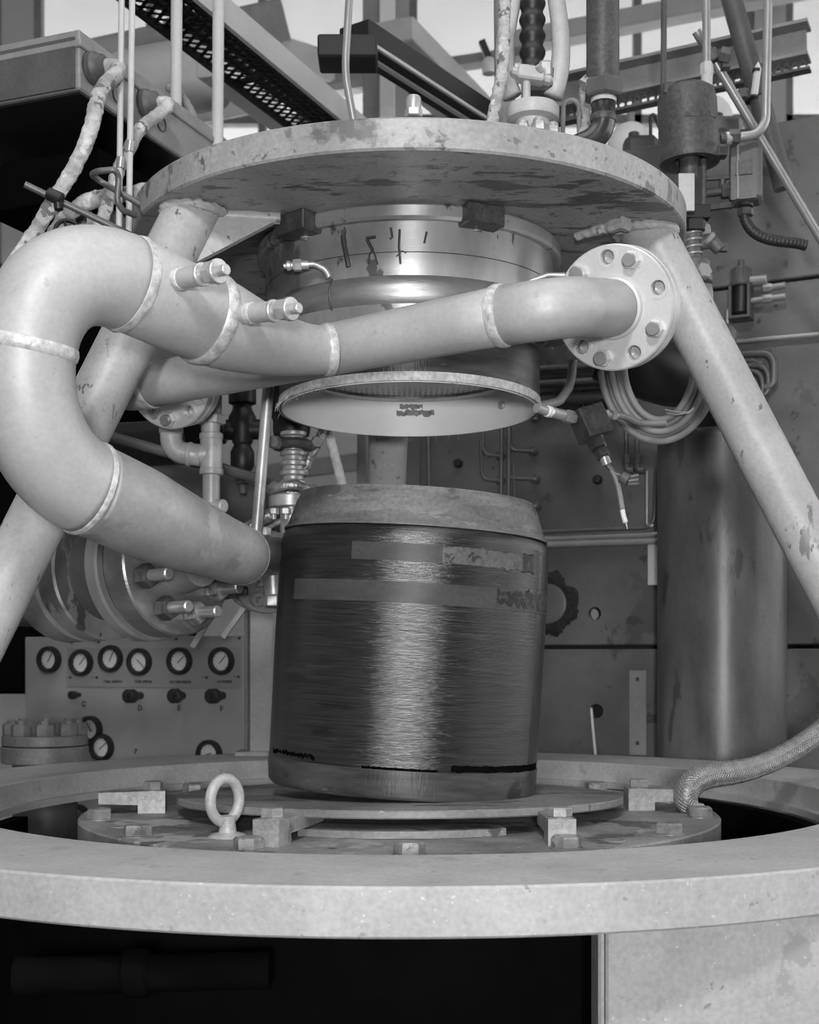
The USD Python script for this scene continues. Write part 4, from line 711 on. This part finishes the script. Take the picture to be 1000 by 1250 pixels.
lag('frayed wrapped conduit arching behind the tubes at far left', [D(30, 340, 2.3), D(60, 300, 2.3), D(78, 268, 2.3), D(100, 250, 2.3), D(130, 240, 2.3), D(162, 236, 2.29), D(188, 229, 2.28)], .0135, 33)
lag('grey wrapped hose hanging behind the thick conduits', [D(205, 105, 2.75), D(228, 128, 2.75), D(240, 160, 2.75), D(244, 200, 2.75)], .010, 34, MIDG)
lag('pale wrapped hose beside the left thick conduit', [D(222, 150, 2.8), D(229, 165, 2.8), D(227, 195, 2.8), D(222, 215, 2.8)], .011, 35)
tube('loop_tube', 'bent steel tubing loop in front of the slim risers at upper left', [D(172, 250, 2.02), D(120, 220, 2.02), D(112, 213, 2.0), D(119, 209, 1.98), D(141, 207, 1.98), D(145, 216, 1.99), D(143, 246, 1.99), D(150, 257, 2.0), D(166, 263, 2.02)], .0048, TUBED, rad=.014)
o = Th('operating_rod', 'steel operating rod with a dark socket slanting to the plate at far left', 'rod', D(110, 262, 2.0)); o.part('rod', cyl(.0052, D(30, 225, 2.0), D(166, 290, 2.06), 14), TUBED); o.part('socket', [cyl(.010, D(58, 236, 2.0), D(76, 244, 2.0), 16, .002), cyl(.007, D(70, 242, 2.0), D(72, 256, 2.0), 12)], BLACK)
solo('bright_patch_board', box((.24, .02, .12), D(78, 205, 5.0), bev=.004), LIGHTG, 'pale board added as a bright window patch far behind the wrapped conduits at left', 'board'); solo('far_rail', bar(D(-60, 262, 5.0), D(130, 236, 5.2), .04, .05), DARKG, 'dark rail below the pale far board at left', 'rail')  # pale board added in place of bright far windows
o = Th('handwheel', 'small dark handwheel just above the return bend', 'handwheel', D(83, 285, 2.25)); p = D(83, 283, 2.25); w_ = unit(V(.3, -.9, .2)); fr = frame(w_); o.part('rim', sweep([p + .021 * (math.cos(t) * fr[:, 0] + math.sin(t) * fr[:, 1]) for t in np.linspace(0, 6.2832, 40)], .0038, 10, cap=False), BLACK, True); o.part('hub', cyl(.006, p - w_ * .02, p + w_ * .004, 14), BLACK); o.part('spoke', [cyl(.0028, p, p + .02 * (math.cos(t) * fr[:, 0] + math.sin(t) * fr[:, 1]), 8) for t in (0.3, 2.4, 4.5)], BLACK)
o = Th('manifold_block', 'grey drilled manifold block behind the wrapped conduits at left', 'manifold', D(125, 290, 2.5)); p = D(125, 277, 2.42); mb = mani(box((.14, .06, .1), p, x=(.95, .3, 0), bev=.01))
for ax_, az_ in ((-.04, .0), (-.012, .022), (.02, -.01), (.045, .02), (.0, -.03)): q = p + ax_ * V(.95, .3, 0) + V(0, 0, az_); mb = mb - mani(cyl(.0105, q + V(.3, -.95, 0) * .06, q, 18))
o.part('block', tm(mb), MIDG)
# roof steel far behind, seen blurred over the plate
for k, (a_, b_, w_, h_, m_, lab) in enumerate((
    ((225, 40, 6.0), (430, 98, 7.6), .22, .16, LIGHTG, 'pale roof beam crossing behind the cable tray'),
    ((150, 150, 5.6), (330, 118, 6.4), .10, .12, LIGHTG, 'pale roof tie behind the thick conduits'),
    ((255, 84, 5.0), (372, 172, 6.2), .10, .06, WHITE, 'white slanting roof strut seen left of the cable tray'),
    ((470, 40, 5.6), (585, 150, 6.8), .26, .10, LIGHTG, 'white slanting roof strut behind the strut channel'),
    ((330, 112, 7.2), (640, 66, 7.2), .1, .05, MIDG, 'thin roof rail running level behind the plug'),
    ((90, 88, 5.2), (330, 30, 6.4), .2, .2, MIDG, 'grey roof girder above the junction box'),
    ((620, 55, 7.3), (1000, -20, 7.0), .12, .10, LIGHTG, 'pale roof rail at the top right'))):
    solo('roof_member', bar(D(*a_), D(*b_), w_, h_), m_, lab, 'roof beam')
solo('air_duct', cyl(.15, D(60, 128, 5.2), D(260, 88, 5.6), 36), LIGHTG, 'thick blurred round air duct behind the junction box', 'duct')
o = Th('building_column', 'far grey and white building column left of the strut channel', 'column', D(463, 400, 6.0)); p = D(463, 400, 6.0) * V(1, 1, 0); o.part('web', box((.075, .1, 5.9), p + V(-.036, 0, 2.95)), MIDG); o.part('flange', box((.07, .12, 5.9), p + V(.037, -.01, 2.95)), WHITE)
o = Th('hanging_lamp', 'small far hanging lamp left of the lagged line', 'lamp', D(597, 85, 6.0)); o.part('shade', lathe([(0, 0), (.03, 0), (.034, .05), (.02, .07), (0, .07)], D(597, 90, 6.0), n=20), WHITE); o.part('arm', bar(D(597, 72, 6.0), D(588, 50, 6.0), .03, .03), BLACK)
# ------------------------------------------------------------------ middle left
solo('added_dark_cabinet', box((1.0, .5, 1.25), D(40, 605, 4.2), bev=.01), PITCH, 'added black cabinet as a dark backdrop behind the pipes at left', 'cabinet')  # added black box serving as a dark backdrop
tp = Th('pipe_tee', 'galvanised pipe tee and elbow under the left pipe flange', 'pipe fitting', D(258, 620, 2.3))
GALV = mat('galvanised_fitting', .46, .4, .15, var=.15, vs=25, bump=(160, .0004, I3))
def pz_(px, py, d=2.3): return D(px, py, d)
tp.part('riser', [cyl(.0152, pz_(258, 475), pz_(258, 640), 24)], GALV); tp.part('bush', [hexn(.05, .017, pz_(258, 518), (0, 0, 1)), cyl(.0185, pz_(258, 504), pz_(258, 480), 24, .001)], GALV)
tp.part('tee', [cyl(.0195, pz_(258, 580), pz_(258, 530), 26, .002), cyl(.0208, pz_(258, 580), pz_(258, 572), 26, .0015), cyl(.0208, pz_(258, 537), pz_(258, 529), 26, .0015), cyl(.0185, pz_(244, 555), pz_(258, 553), 24, .001)], GALV)
tp.part('elbow', sweep(fillet([pz_(209, 515), pz_(209, 551), pz_(245, 556)], .026, 12), .0192, 26), GALV, True); tp.part('elbow_band', [cyl(.0212, pz_(209, 529), pz_(209, 522), 26, .0015), cyl(.0212, pz_(228, 554), pz_(234, 555), 26, .0015)], GALV); tp.part('nipple', cyl(.0155, pz_(233, 555), pz_(248, 556), 22), STEEL); tp.part('lower_nut', [hexn(.042, .014, pz_(258, 624), (0, 0, 1)), cyl(.012, pz_(264, 618, 2.27), pz_(274, 618, 2.26), 16, .002)], GALV)
tube('cross_pipe', 'slim pipe slanting behind the tee at left', [D(80, 517, 2.7), D(345, 593, 2.62)], .0105, TUBED, 'pipe')
solo('dark_pipe', cyl(.054, D(120, 575, 3.15), D(345, 622, 3.02), 32), DARKG, 'thick dark pipe running behind the tee at left', 'pipe')
solo('dark_pipe', cyl(.035, D(20, 745, 2.9), D(180, 752, 2.8), 28), DARKG, 'dark pipe just above the gauge panel at far left', 'pipe')
solo('dark_pipe', cyl(.05, D(110, 545, 3.0), D(215, 540, 2.95), 32), BLACK, 'black pipe under the left pipe flange', 'pipe')
dv = Th('gate_valve', 'black gate valve in silhouette left of the bellows valve', 'valve', D(296, 600, 2.85)); zv = D(296, 580, 2.85); h_ = 2.85 / F
dv.part('body', lathe([(0, 0), (.012, 0), (.026, .02), (.026, .05), (.018, .065), (.022, .07), (.026, .09), (.03, .105), (.03, .125), (.022, .14), (.02, .15), (.03, .155), (.03, .19), (0, .19)], zv, n=28), BLACK); dv.part('arm', [cyl(.022, D(268, 525, 2.85), D(325, 524, 2.85), 22, .003), cyl(.028, D(268, 526, 2.85), D(276, 526, 2.85), 22, .002)], BLACK); dv.part('tail', [cyl(.008, zv - V(0, 0, .04), zv, 14), hexn(.03, .016, zv - V(0, 0, .02), (0, 0, 1))], DARKG)
solo('bright_tube', cyl(.0102, D(328, 470, 2.33), D(313, 652, 2.33), 20), STEEL, 'bright vertical tube left of the bellows valve', 'tube')
bv = Th('bellows_valve', 'steel bellows joint with bolted flanges left behind the wound cylinder', 'bellows', D(358, 650, 2.52))
c_ = D(358, 593, 2.52); mm = 2.52 / F
bv.part('bellows', lathe([(0, 0)] + [(.0225 + .0028 * (1 if math.sin(t * 6.283 * 5.5) > 0 else -1) * min(1, abs(math.sin(t * 6.283 * 5.5)) * 2.2), 66 * mm * t) for t in np.linspace(0, 1, 110)] + [(0, 66 * mm)], c_, n=40), STEEL, 30)
bv.part('upper_flange', [lathe([(0, 0), (.038, 0), (.041, .004), (.04, .012), (.03, .02), (0, .02)], D(358, 549, 2.52), n=36)], DARKG); bv.part('clamp_bolt', hexn(.026, .02, D(338, 541, 2.48), V(-.3, -1, 0)), MIDG); bv.part('clamp_bolt', hexn(.024, .02, D(385, 541, 2.49), V(.3, -1, 0)), MIDG)
bv.part('lower_flange', rlathe(.0, .041, 0, .023, .002, at=D(354, 620, 2.52), n=44), STEEL); bv.part('tube', cyl(.0205, D(355, 652, 2.52), D(355, 618, 2.52), 30), STEEL)
for px, d_ in ((334, 2.49), (349, 2.478), (371, 2.484)): bv.part('nut', [hexn(.021, .012, D(px, 628, d_), (0, 0, 1)), cyl(.005, D(px, 634, d_), D(px, 622, d_), 12)], STEEL)
bv.part('foil_wrap', sweep([D(356, 597, 2.52) + V(.043 * math.cos(t), .043 * math.sin(t), .003 * math.sin(3 * t)) for t in np.linspace(0, 6.2832, 60)], .0095, 12, lump=1.1, seed=4), FOIL, True, label='crinkled foil round the lower flange')
bv.part('upper_body', lathe([(0, 0), (.034, 0), (.036, .01), (.036, .03), (.05, .05), (.05, .16), (0, .16)], D(356, 532, 2.54), n=36), BLACK)
solo('foil_scrap', sweep(spline([D(305, 650, 2.42), D(316, 636, 2.42), D(331, 628, 2.42)], 20), np.linspace(.016, .011, 20), 12, lump=1.2, seed=9), FOIL, 'scrap of crinkled foil below the bright tube', 'foil', True)
lag('white frayed line dropping behind the skirt to the wound cylinder', [D(398, 505, 2.6), D(403, 535, 2.6), D(411, 565, 2.6), D(419, 600, 2.6), D(422, 640, 2.6)], .0095, 41, mat('white_lagging', .6, .8, var=.3, vs=24, spots=[(.05, 24, .67, I3)], bump=(110, .002, I3)))
lag('dark foil-wrapped line crossing beside the bellows valve', [D(395, 520, 2.56), D(386, 545, 2.56), D(377, 562, 2.56), D(370, 578, 2.56)], .009, 42, FOIL)
solo('door_post', box((.03, .06, 3.0), D(442, 570, 4.4) * V(1, 1, 0) + V(0, 0, 1.5)), DARKG, 'dark door post seen left of the rear leg', 'post')
solo('door_post', box((.11, .06, 3.0), D(508, 570, 4.4) * V(1, 1, 0) + V(0, 0, 1.5)), BLACK, 'black post right behind the rear leg', 'post')
solo('wall_rail', bar(D(300, 581, 7.8), D(445, 563, 7.8), .06, .10), MIDG, 'level rail on the far pale wall seen between the bellows and the rear leg', 'rail')
# large flanged joint at the left
fl = Th('flange_joint', 'massive steel flanged joint with long studs under the lower pipe at left', 'flange', D(200, 700, 2.2))
fn = unit(V(.80, -.60, .03)); fc = D(219, 688, 2.12)
RF = .117
fl.part('front_flange', lathe([(0, -.05), (RF - .003, -.05), (RF, -.046), (RF, -.003), (RF - .003, 0), (.06, .0), (.052, .004), (0, .004)], fc, fn, 90), TORUS, 30)
fl.part('gasket_ring', lathe([(0, -.058), (RF - .008, -.058), (RF - .008, -.05), (0, -.05)], fc, fn, 80), BLACK); fl.part('middle_flange', lathe([(0, -.088), (RF + .003, -.088), (RF + .006, -.084), (RF + .006, -.062), (RF + .003, -.058), (0, -.058)], fc, fn, 90), CHAMB, 30)
fl.part('neck', lathe([(0, -.17), (.085, -.17), (.085, -.088), (0, -.088)], fc, fn, 60), DARKG); fl.part('rear_flange', lathe([(0, -.215), (RF - .004, -.215), (RF, -.211), (RF, -.173), (RF - .004, -.17), (0, -.17)], fc, fn, 90), CHAMB, 30); fl.part('end_flange', lathe([(0, -.29), (RF - .004, -.29), (RF, -.28), (RF, -.226), (RF - .006, -.222), (0, -.222)], fc, fn, 90), MIDG, 30)
fl.part('hub_pipe', [lathe([(0, 0), (.05, 0), (.046, .02), (.04, .05), (0, .05)], fc, fn, 48)], PIPE2)
e1, e2 = frame(fn)[:, 0], frame(fn)[:, 1]
for k in range(8):
    t = math.radians(k * 45 + 17); p = fc + .083 * (math.cos(t) * e1 + math.sin(t) * e2)
    q = fl.part('stud', cyl(.0098, p - fn * .1, p + fn * .062, 22, .002), THREAD); fl.part('nut', hexn(.040, .022, p, fn, e1), DARKSTEEL if k < 4 else HEX, parent=q)
    fl.part('rear_nut', hexn(.036, .02, p - fn * .088, -fn, e1), HEX, parent=q)
sf = Th('small_flange', 'smaller bolted flange with a drain nut below the outlet stub', 'flange', D(325, 745, 2.42)); sn = unit(V(.50, -.72, -.25)); c_ = D(331, 702, 2.45)
sf.part('disc', lathe([(0, -.02), (.072, -.02), (.075, -.016), (.075, -.003), (.072, 0), (0, 0)], c_, sn, 60), MIDG, 30); sf.part('back_disc', lathe([(0, -.045), (.075, -.045), (.078, -.04), (.078, -.026), (.075, -.022), (0, -.022)], c_, sn, 60), CHAMB, 30)
for a_ in (-20, 40, 150, 205, 265, 320): t = math.radians(a_); fr = frame(sn); p = c_ + .052 * (math.cos(t) * fr[:, 0] + math.sin(t) * fr[:, 1]); sf.part('nut', [hexn(.03, .014, p, sn), cyl(.007, p, p + sn * .024, 14)], MIDG)
sf.part('drain', [cyl(.018, D(332, 702, 2.36), D(335, 727, 2.36), 22, .002), hexn(.032, .02, D(333, 740, 2.36), (0, 0, 1))], STEEL); sf.part('nut', hexn(.024, .014, D(319, 716, 2.37), (0, 0, 1)), STEEL); sf.part('nut', hexn(.026, .016, D(322, 654, 2.4), (0, 0, 1)), STEEL)
sf.part('ring_seal', sweep([D(352, 672, 2.5) + V(.058 * math.cos(t), .02 * math.sin(t), .06 * math.sin(t)) for t in np.linspace(0, 6.2832, 50)], .006, 10), MIDG, True)
solo('threaded_stud', [cyl(.011, D(255, 728, 2.3), D(290, 722, 2.3), 18, .002), cyl(.008, D(288, 722, 2.3), D(303, 721, 2.3), 14, .002)], TUBED, 'short dark threaded stem right of the flanged joint', 'stem')
for k, (a_, b_) in enumerate((((235, 790, 2.95), (262, 745, 2.95)), ((272, 778, 2.95), (298, 742, 2.95)))): solo('pale_handle', bar(D(*a_), D(*b_), .018, .012), LIGHTG, f'{["left", "right"][k]} pale slanting bar just above the gauge panel', 'bar')
# post standing on the ring
ps = Th('angle_post', 'painted steel angle post on a foot plate, left of the wound cylinder', 'post', D(315, 917, 2.98)); zb = 1.0745; p = D(314, 800, 2.98) * V(1, 1, 0)
ps.part('foot', box((.10, .08, .010), p + V(.006, -.01, zb + .0055)), MIDG); ps.part('web', box((.052, .006, .34), p + V(.012, -.02, zb + .18), x=(.96, .28, 0)), MIDG); ps.part('leg_face', box((.006, .05, .34), p + V(-.015, .0, zb + .18), x=(.96, .28, 0)), MIDG)
solo('thin_post', box((.012, .012, 1.55), D(302, 800, 3.05) * V(1, 1, 0) + V(0, 0, .775)), DARKG, 'thin dark upright just left of the angle post', 'post')
# gauge panel
gy = 3.3; gp = Th('gauge_board', 'grey instrument panel with black-rimmed dials and lettered knobs at lower left', 'instrument panel', D(175, 1000, gy), kind=None)
def gz(px, py, off=0): return D(px, py, 1 / (1 / gy + (px - 300) * .0000735))
pa, pb = gz(30, 900), gz(297, 900); gd = unit((pb - pa) * V(1, 1, 0)); gn = unit(V(gd[1], -gd[0], 0))
gp.part('sheet', box((np.linalg.norm(pb - pa), .012, 1.0), (pa + pb) / 2 * V(1, 1, 0) + V(0, 0, gz(297, 776)[2] - .5) - gn * .0075, x=gd, bev=.002), GPANEL)
qa, qb = gz(82, 815), gz(295, 815); gp.part('dial_plate', box((np.linalg.norm(qb - qa), .004, .103), (qa + qb) / 2 + gn * .001, x=gd, bev=.001), GTRIM, label='raised plate carrying five dials')
def dial(px, py, ang, r=.0355):
    p = gz(px, py); q = gp.part('dial_rim', lathe([(r * .66, .0), (r, 0), (r, .012), (r * .9, .018), (r * .74, .018), (r * .66, .008), (r * .66, 0)], p + gn * .002, gn, 40), BLACK)
    gp.part('dial_face', lathe([(0, .004), (r * .7, .004), (r * .7, .006), (0, .006), (0, .004)], p + gn * .002, gn, 32), GLASSF, parent=q)
    t = math.radians(ang); dv_ = math.cos(t) * gd + math.sin(t) * V(0, 0, 1); gp.part('needle', bar(p + gn * .0092 - dv_ * r * .22, p + gn * .0092 + dv_ * r * .52, .0022, .0012, gn), INK, parent=q)
    gp.part('tick', [bar(p + gn * .0088 + r * .52 * (math.cos(a) * gd + math.sin(a) * V(0, 0, 1)), p + gn * .0088 + r * .62 * (math.cos(a) * gd + math.sin(a) * V(0, 0, 1)), .0012, .0008, gn, bev=.0001) for a in np.radians(np.linspace(-50, 230, 11))], INK, False, parent=q)
for px, py, ang in ((62, 805, 60), (101, 809, 50), (137, 804, 65), (172, 808, -45), (221, 807, 45), (272, 807, 48), (126, 912, 40), (112, 890, 120), (257, 920, 200), (97, 998, 60), (55, 1000, 30)): dial(px, py, ang)
def letters(txt, px, py, h):
    m = meshkit.text_mesh(txt, h, .0012, True); m.apply_translation((-m.bounds[1][0] / 2, -h / 2, 0)); T = np.eye(4); T[:3, 0], T[:3, 1], T[:3, 2], T[:3, 3] = gd, (0, 0, 1), gn, gz(px, py) + gn * .0035; m.apply_transform(T)
    gp.part('lettering', m, INK, False)
for t_, px, py in (('FUEL SUPPLY', 139, 832), ('FUEL PRESS', 176, 832), ('O2 LINE PRESS', 221, 832.5), ('O2 PURGE', 275, 832)): letters(t_, px, py, .0062)
for t_, px, py in (('C', 103, 859), ('D', 171.5, 864), ('E', 219.5, 864), ('F', 271.5, 865)): letters(t_, px, py, .0135)
letters('7', 166, 917, .012)
for px, py in ((86, 784), (119, 783), (166, 781), (214, 780), (291, 779), (85, 827), (117, 827), (251, 827), (290, 826)): gp.part('screw', [cyl(.0035, gz(px + 2, py) + gn * .002, gz(px + 2, py) + gn * .005, 10), bar(gz(px - 4, py) + gn * .0035, gz(px - 1, py) + gn * .0035, .0012, .0012, gn)], INK)
for px, py, r, L in ((92, 848, .011, .04), (167, 849, .018, .065), (218, 849, .019, .05), (267, 849, .019, .065)):
    p = gz(px + 5, py); q = gp.part('knob', lathe([(0, 0), (r * .55, 0), (r * .55, L * .4), (r * .8, L * .45), (r, L * .6), (r, L * .95), (r * .85, L), (0, L)], p, gn, 10 if r > .012 else 16), RUBBER, 30); gp.part('knob_spindle', cyl(r * .35, p + gn * L, p + gn * (L + .008), 12), RUBBER, parent=q)
# flange with nuts at the far left below
CAPG = mat('capped_flange_paint', .14, .5, var=.25, vs=12, wear=.15)
bf = Th('capped_flange', 'short thick bolted flange with hexagon nuts in front of the gauge panel', 'flange', D(55, 930, 2.95)); c_ = D(55, 897, 2.9)
bf.part('lower_ring', rlathe(0, .094, -.06, -.024, .002, at=c_, n=60), CAPG); bf.part('upper_ring', rlathe(0, .092, -.022, .0, .002, at=c_, n=60), CAPG); bf.part('barrel', cyl(.07, c_ - V(0, 0, .6), c_ - V(0, 0, .06), 40), DARKG)
for k in range(8): t = k * .785 + .25; p = c_ + V(.07 * math.cos(t), .07 * math.sin(t), 0); bf.part('nut', [hexn(.042, .026, p, (0, 0, 1)), cyl(.01, p, p + V(0, 0, .034), 14, .002)], CAPG)

# repeats carry their group
GROUPS = dict(hold_down_clamp='hold-down clamps on the base flange', clamp_block='clamp blocks under the round plate', mating_flange='mating flanges behind the feed pipe', wrapped_conduit='wrapped lines and conduits',
              sensing_stub='sensing tubes on the bulkhead', riser_tube='thin vertical tubes on the bulkhead', pipe_run='rack of dark pipes on the bulkhead', bent_tube='bent tubes right of the slanted leg', conduit='straight conduits', drop_tube='drop tubes on the bulkhead',
              gas_bottle='gas bottles behind the bulkhead', roof_member='roof steel far behind', dark_pipe='dark pipes behind at left', riser='slim tubes at upper left', valve_block='valve blocks by the gas bottles', pale_handle='pale bars above the gauge panel',
              sensor_knob='black knobs on the bulkhead', pipe_rack='pipe rack uprights', door_post='posts in the doorway', added_dark_liner='added black liner walls standing in for shadow under the ring')
for p in WORLD.GetPrim().GetChildren():
    k = re.sub(r'_[0-9]{3}$', '', p.GetName())
    if k in GROUPS and p.GetCustomDataByKey('kind') != 'structure': p.SetCustomDataByKey('group', GROUPS[k])
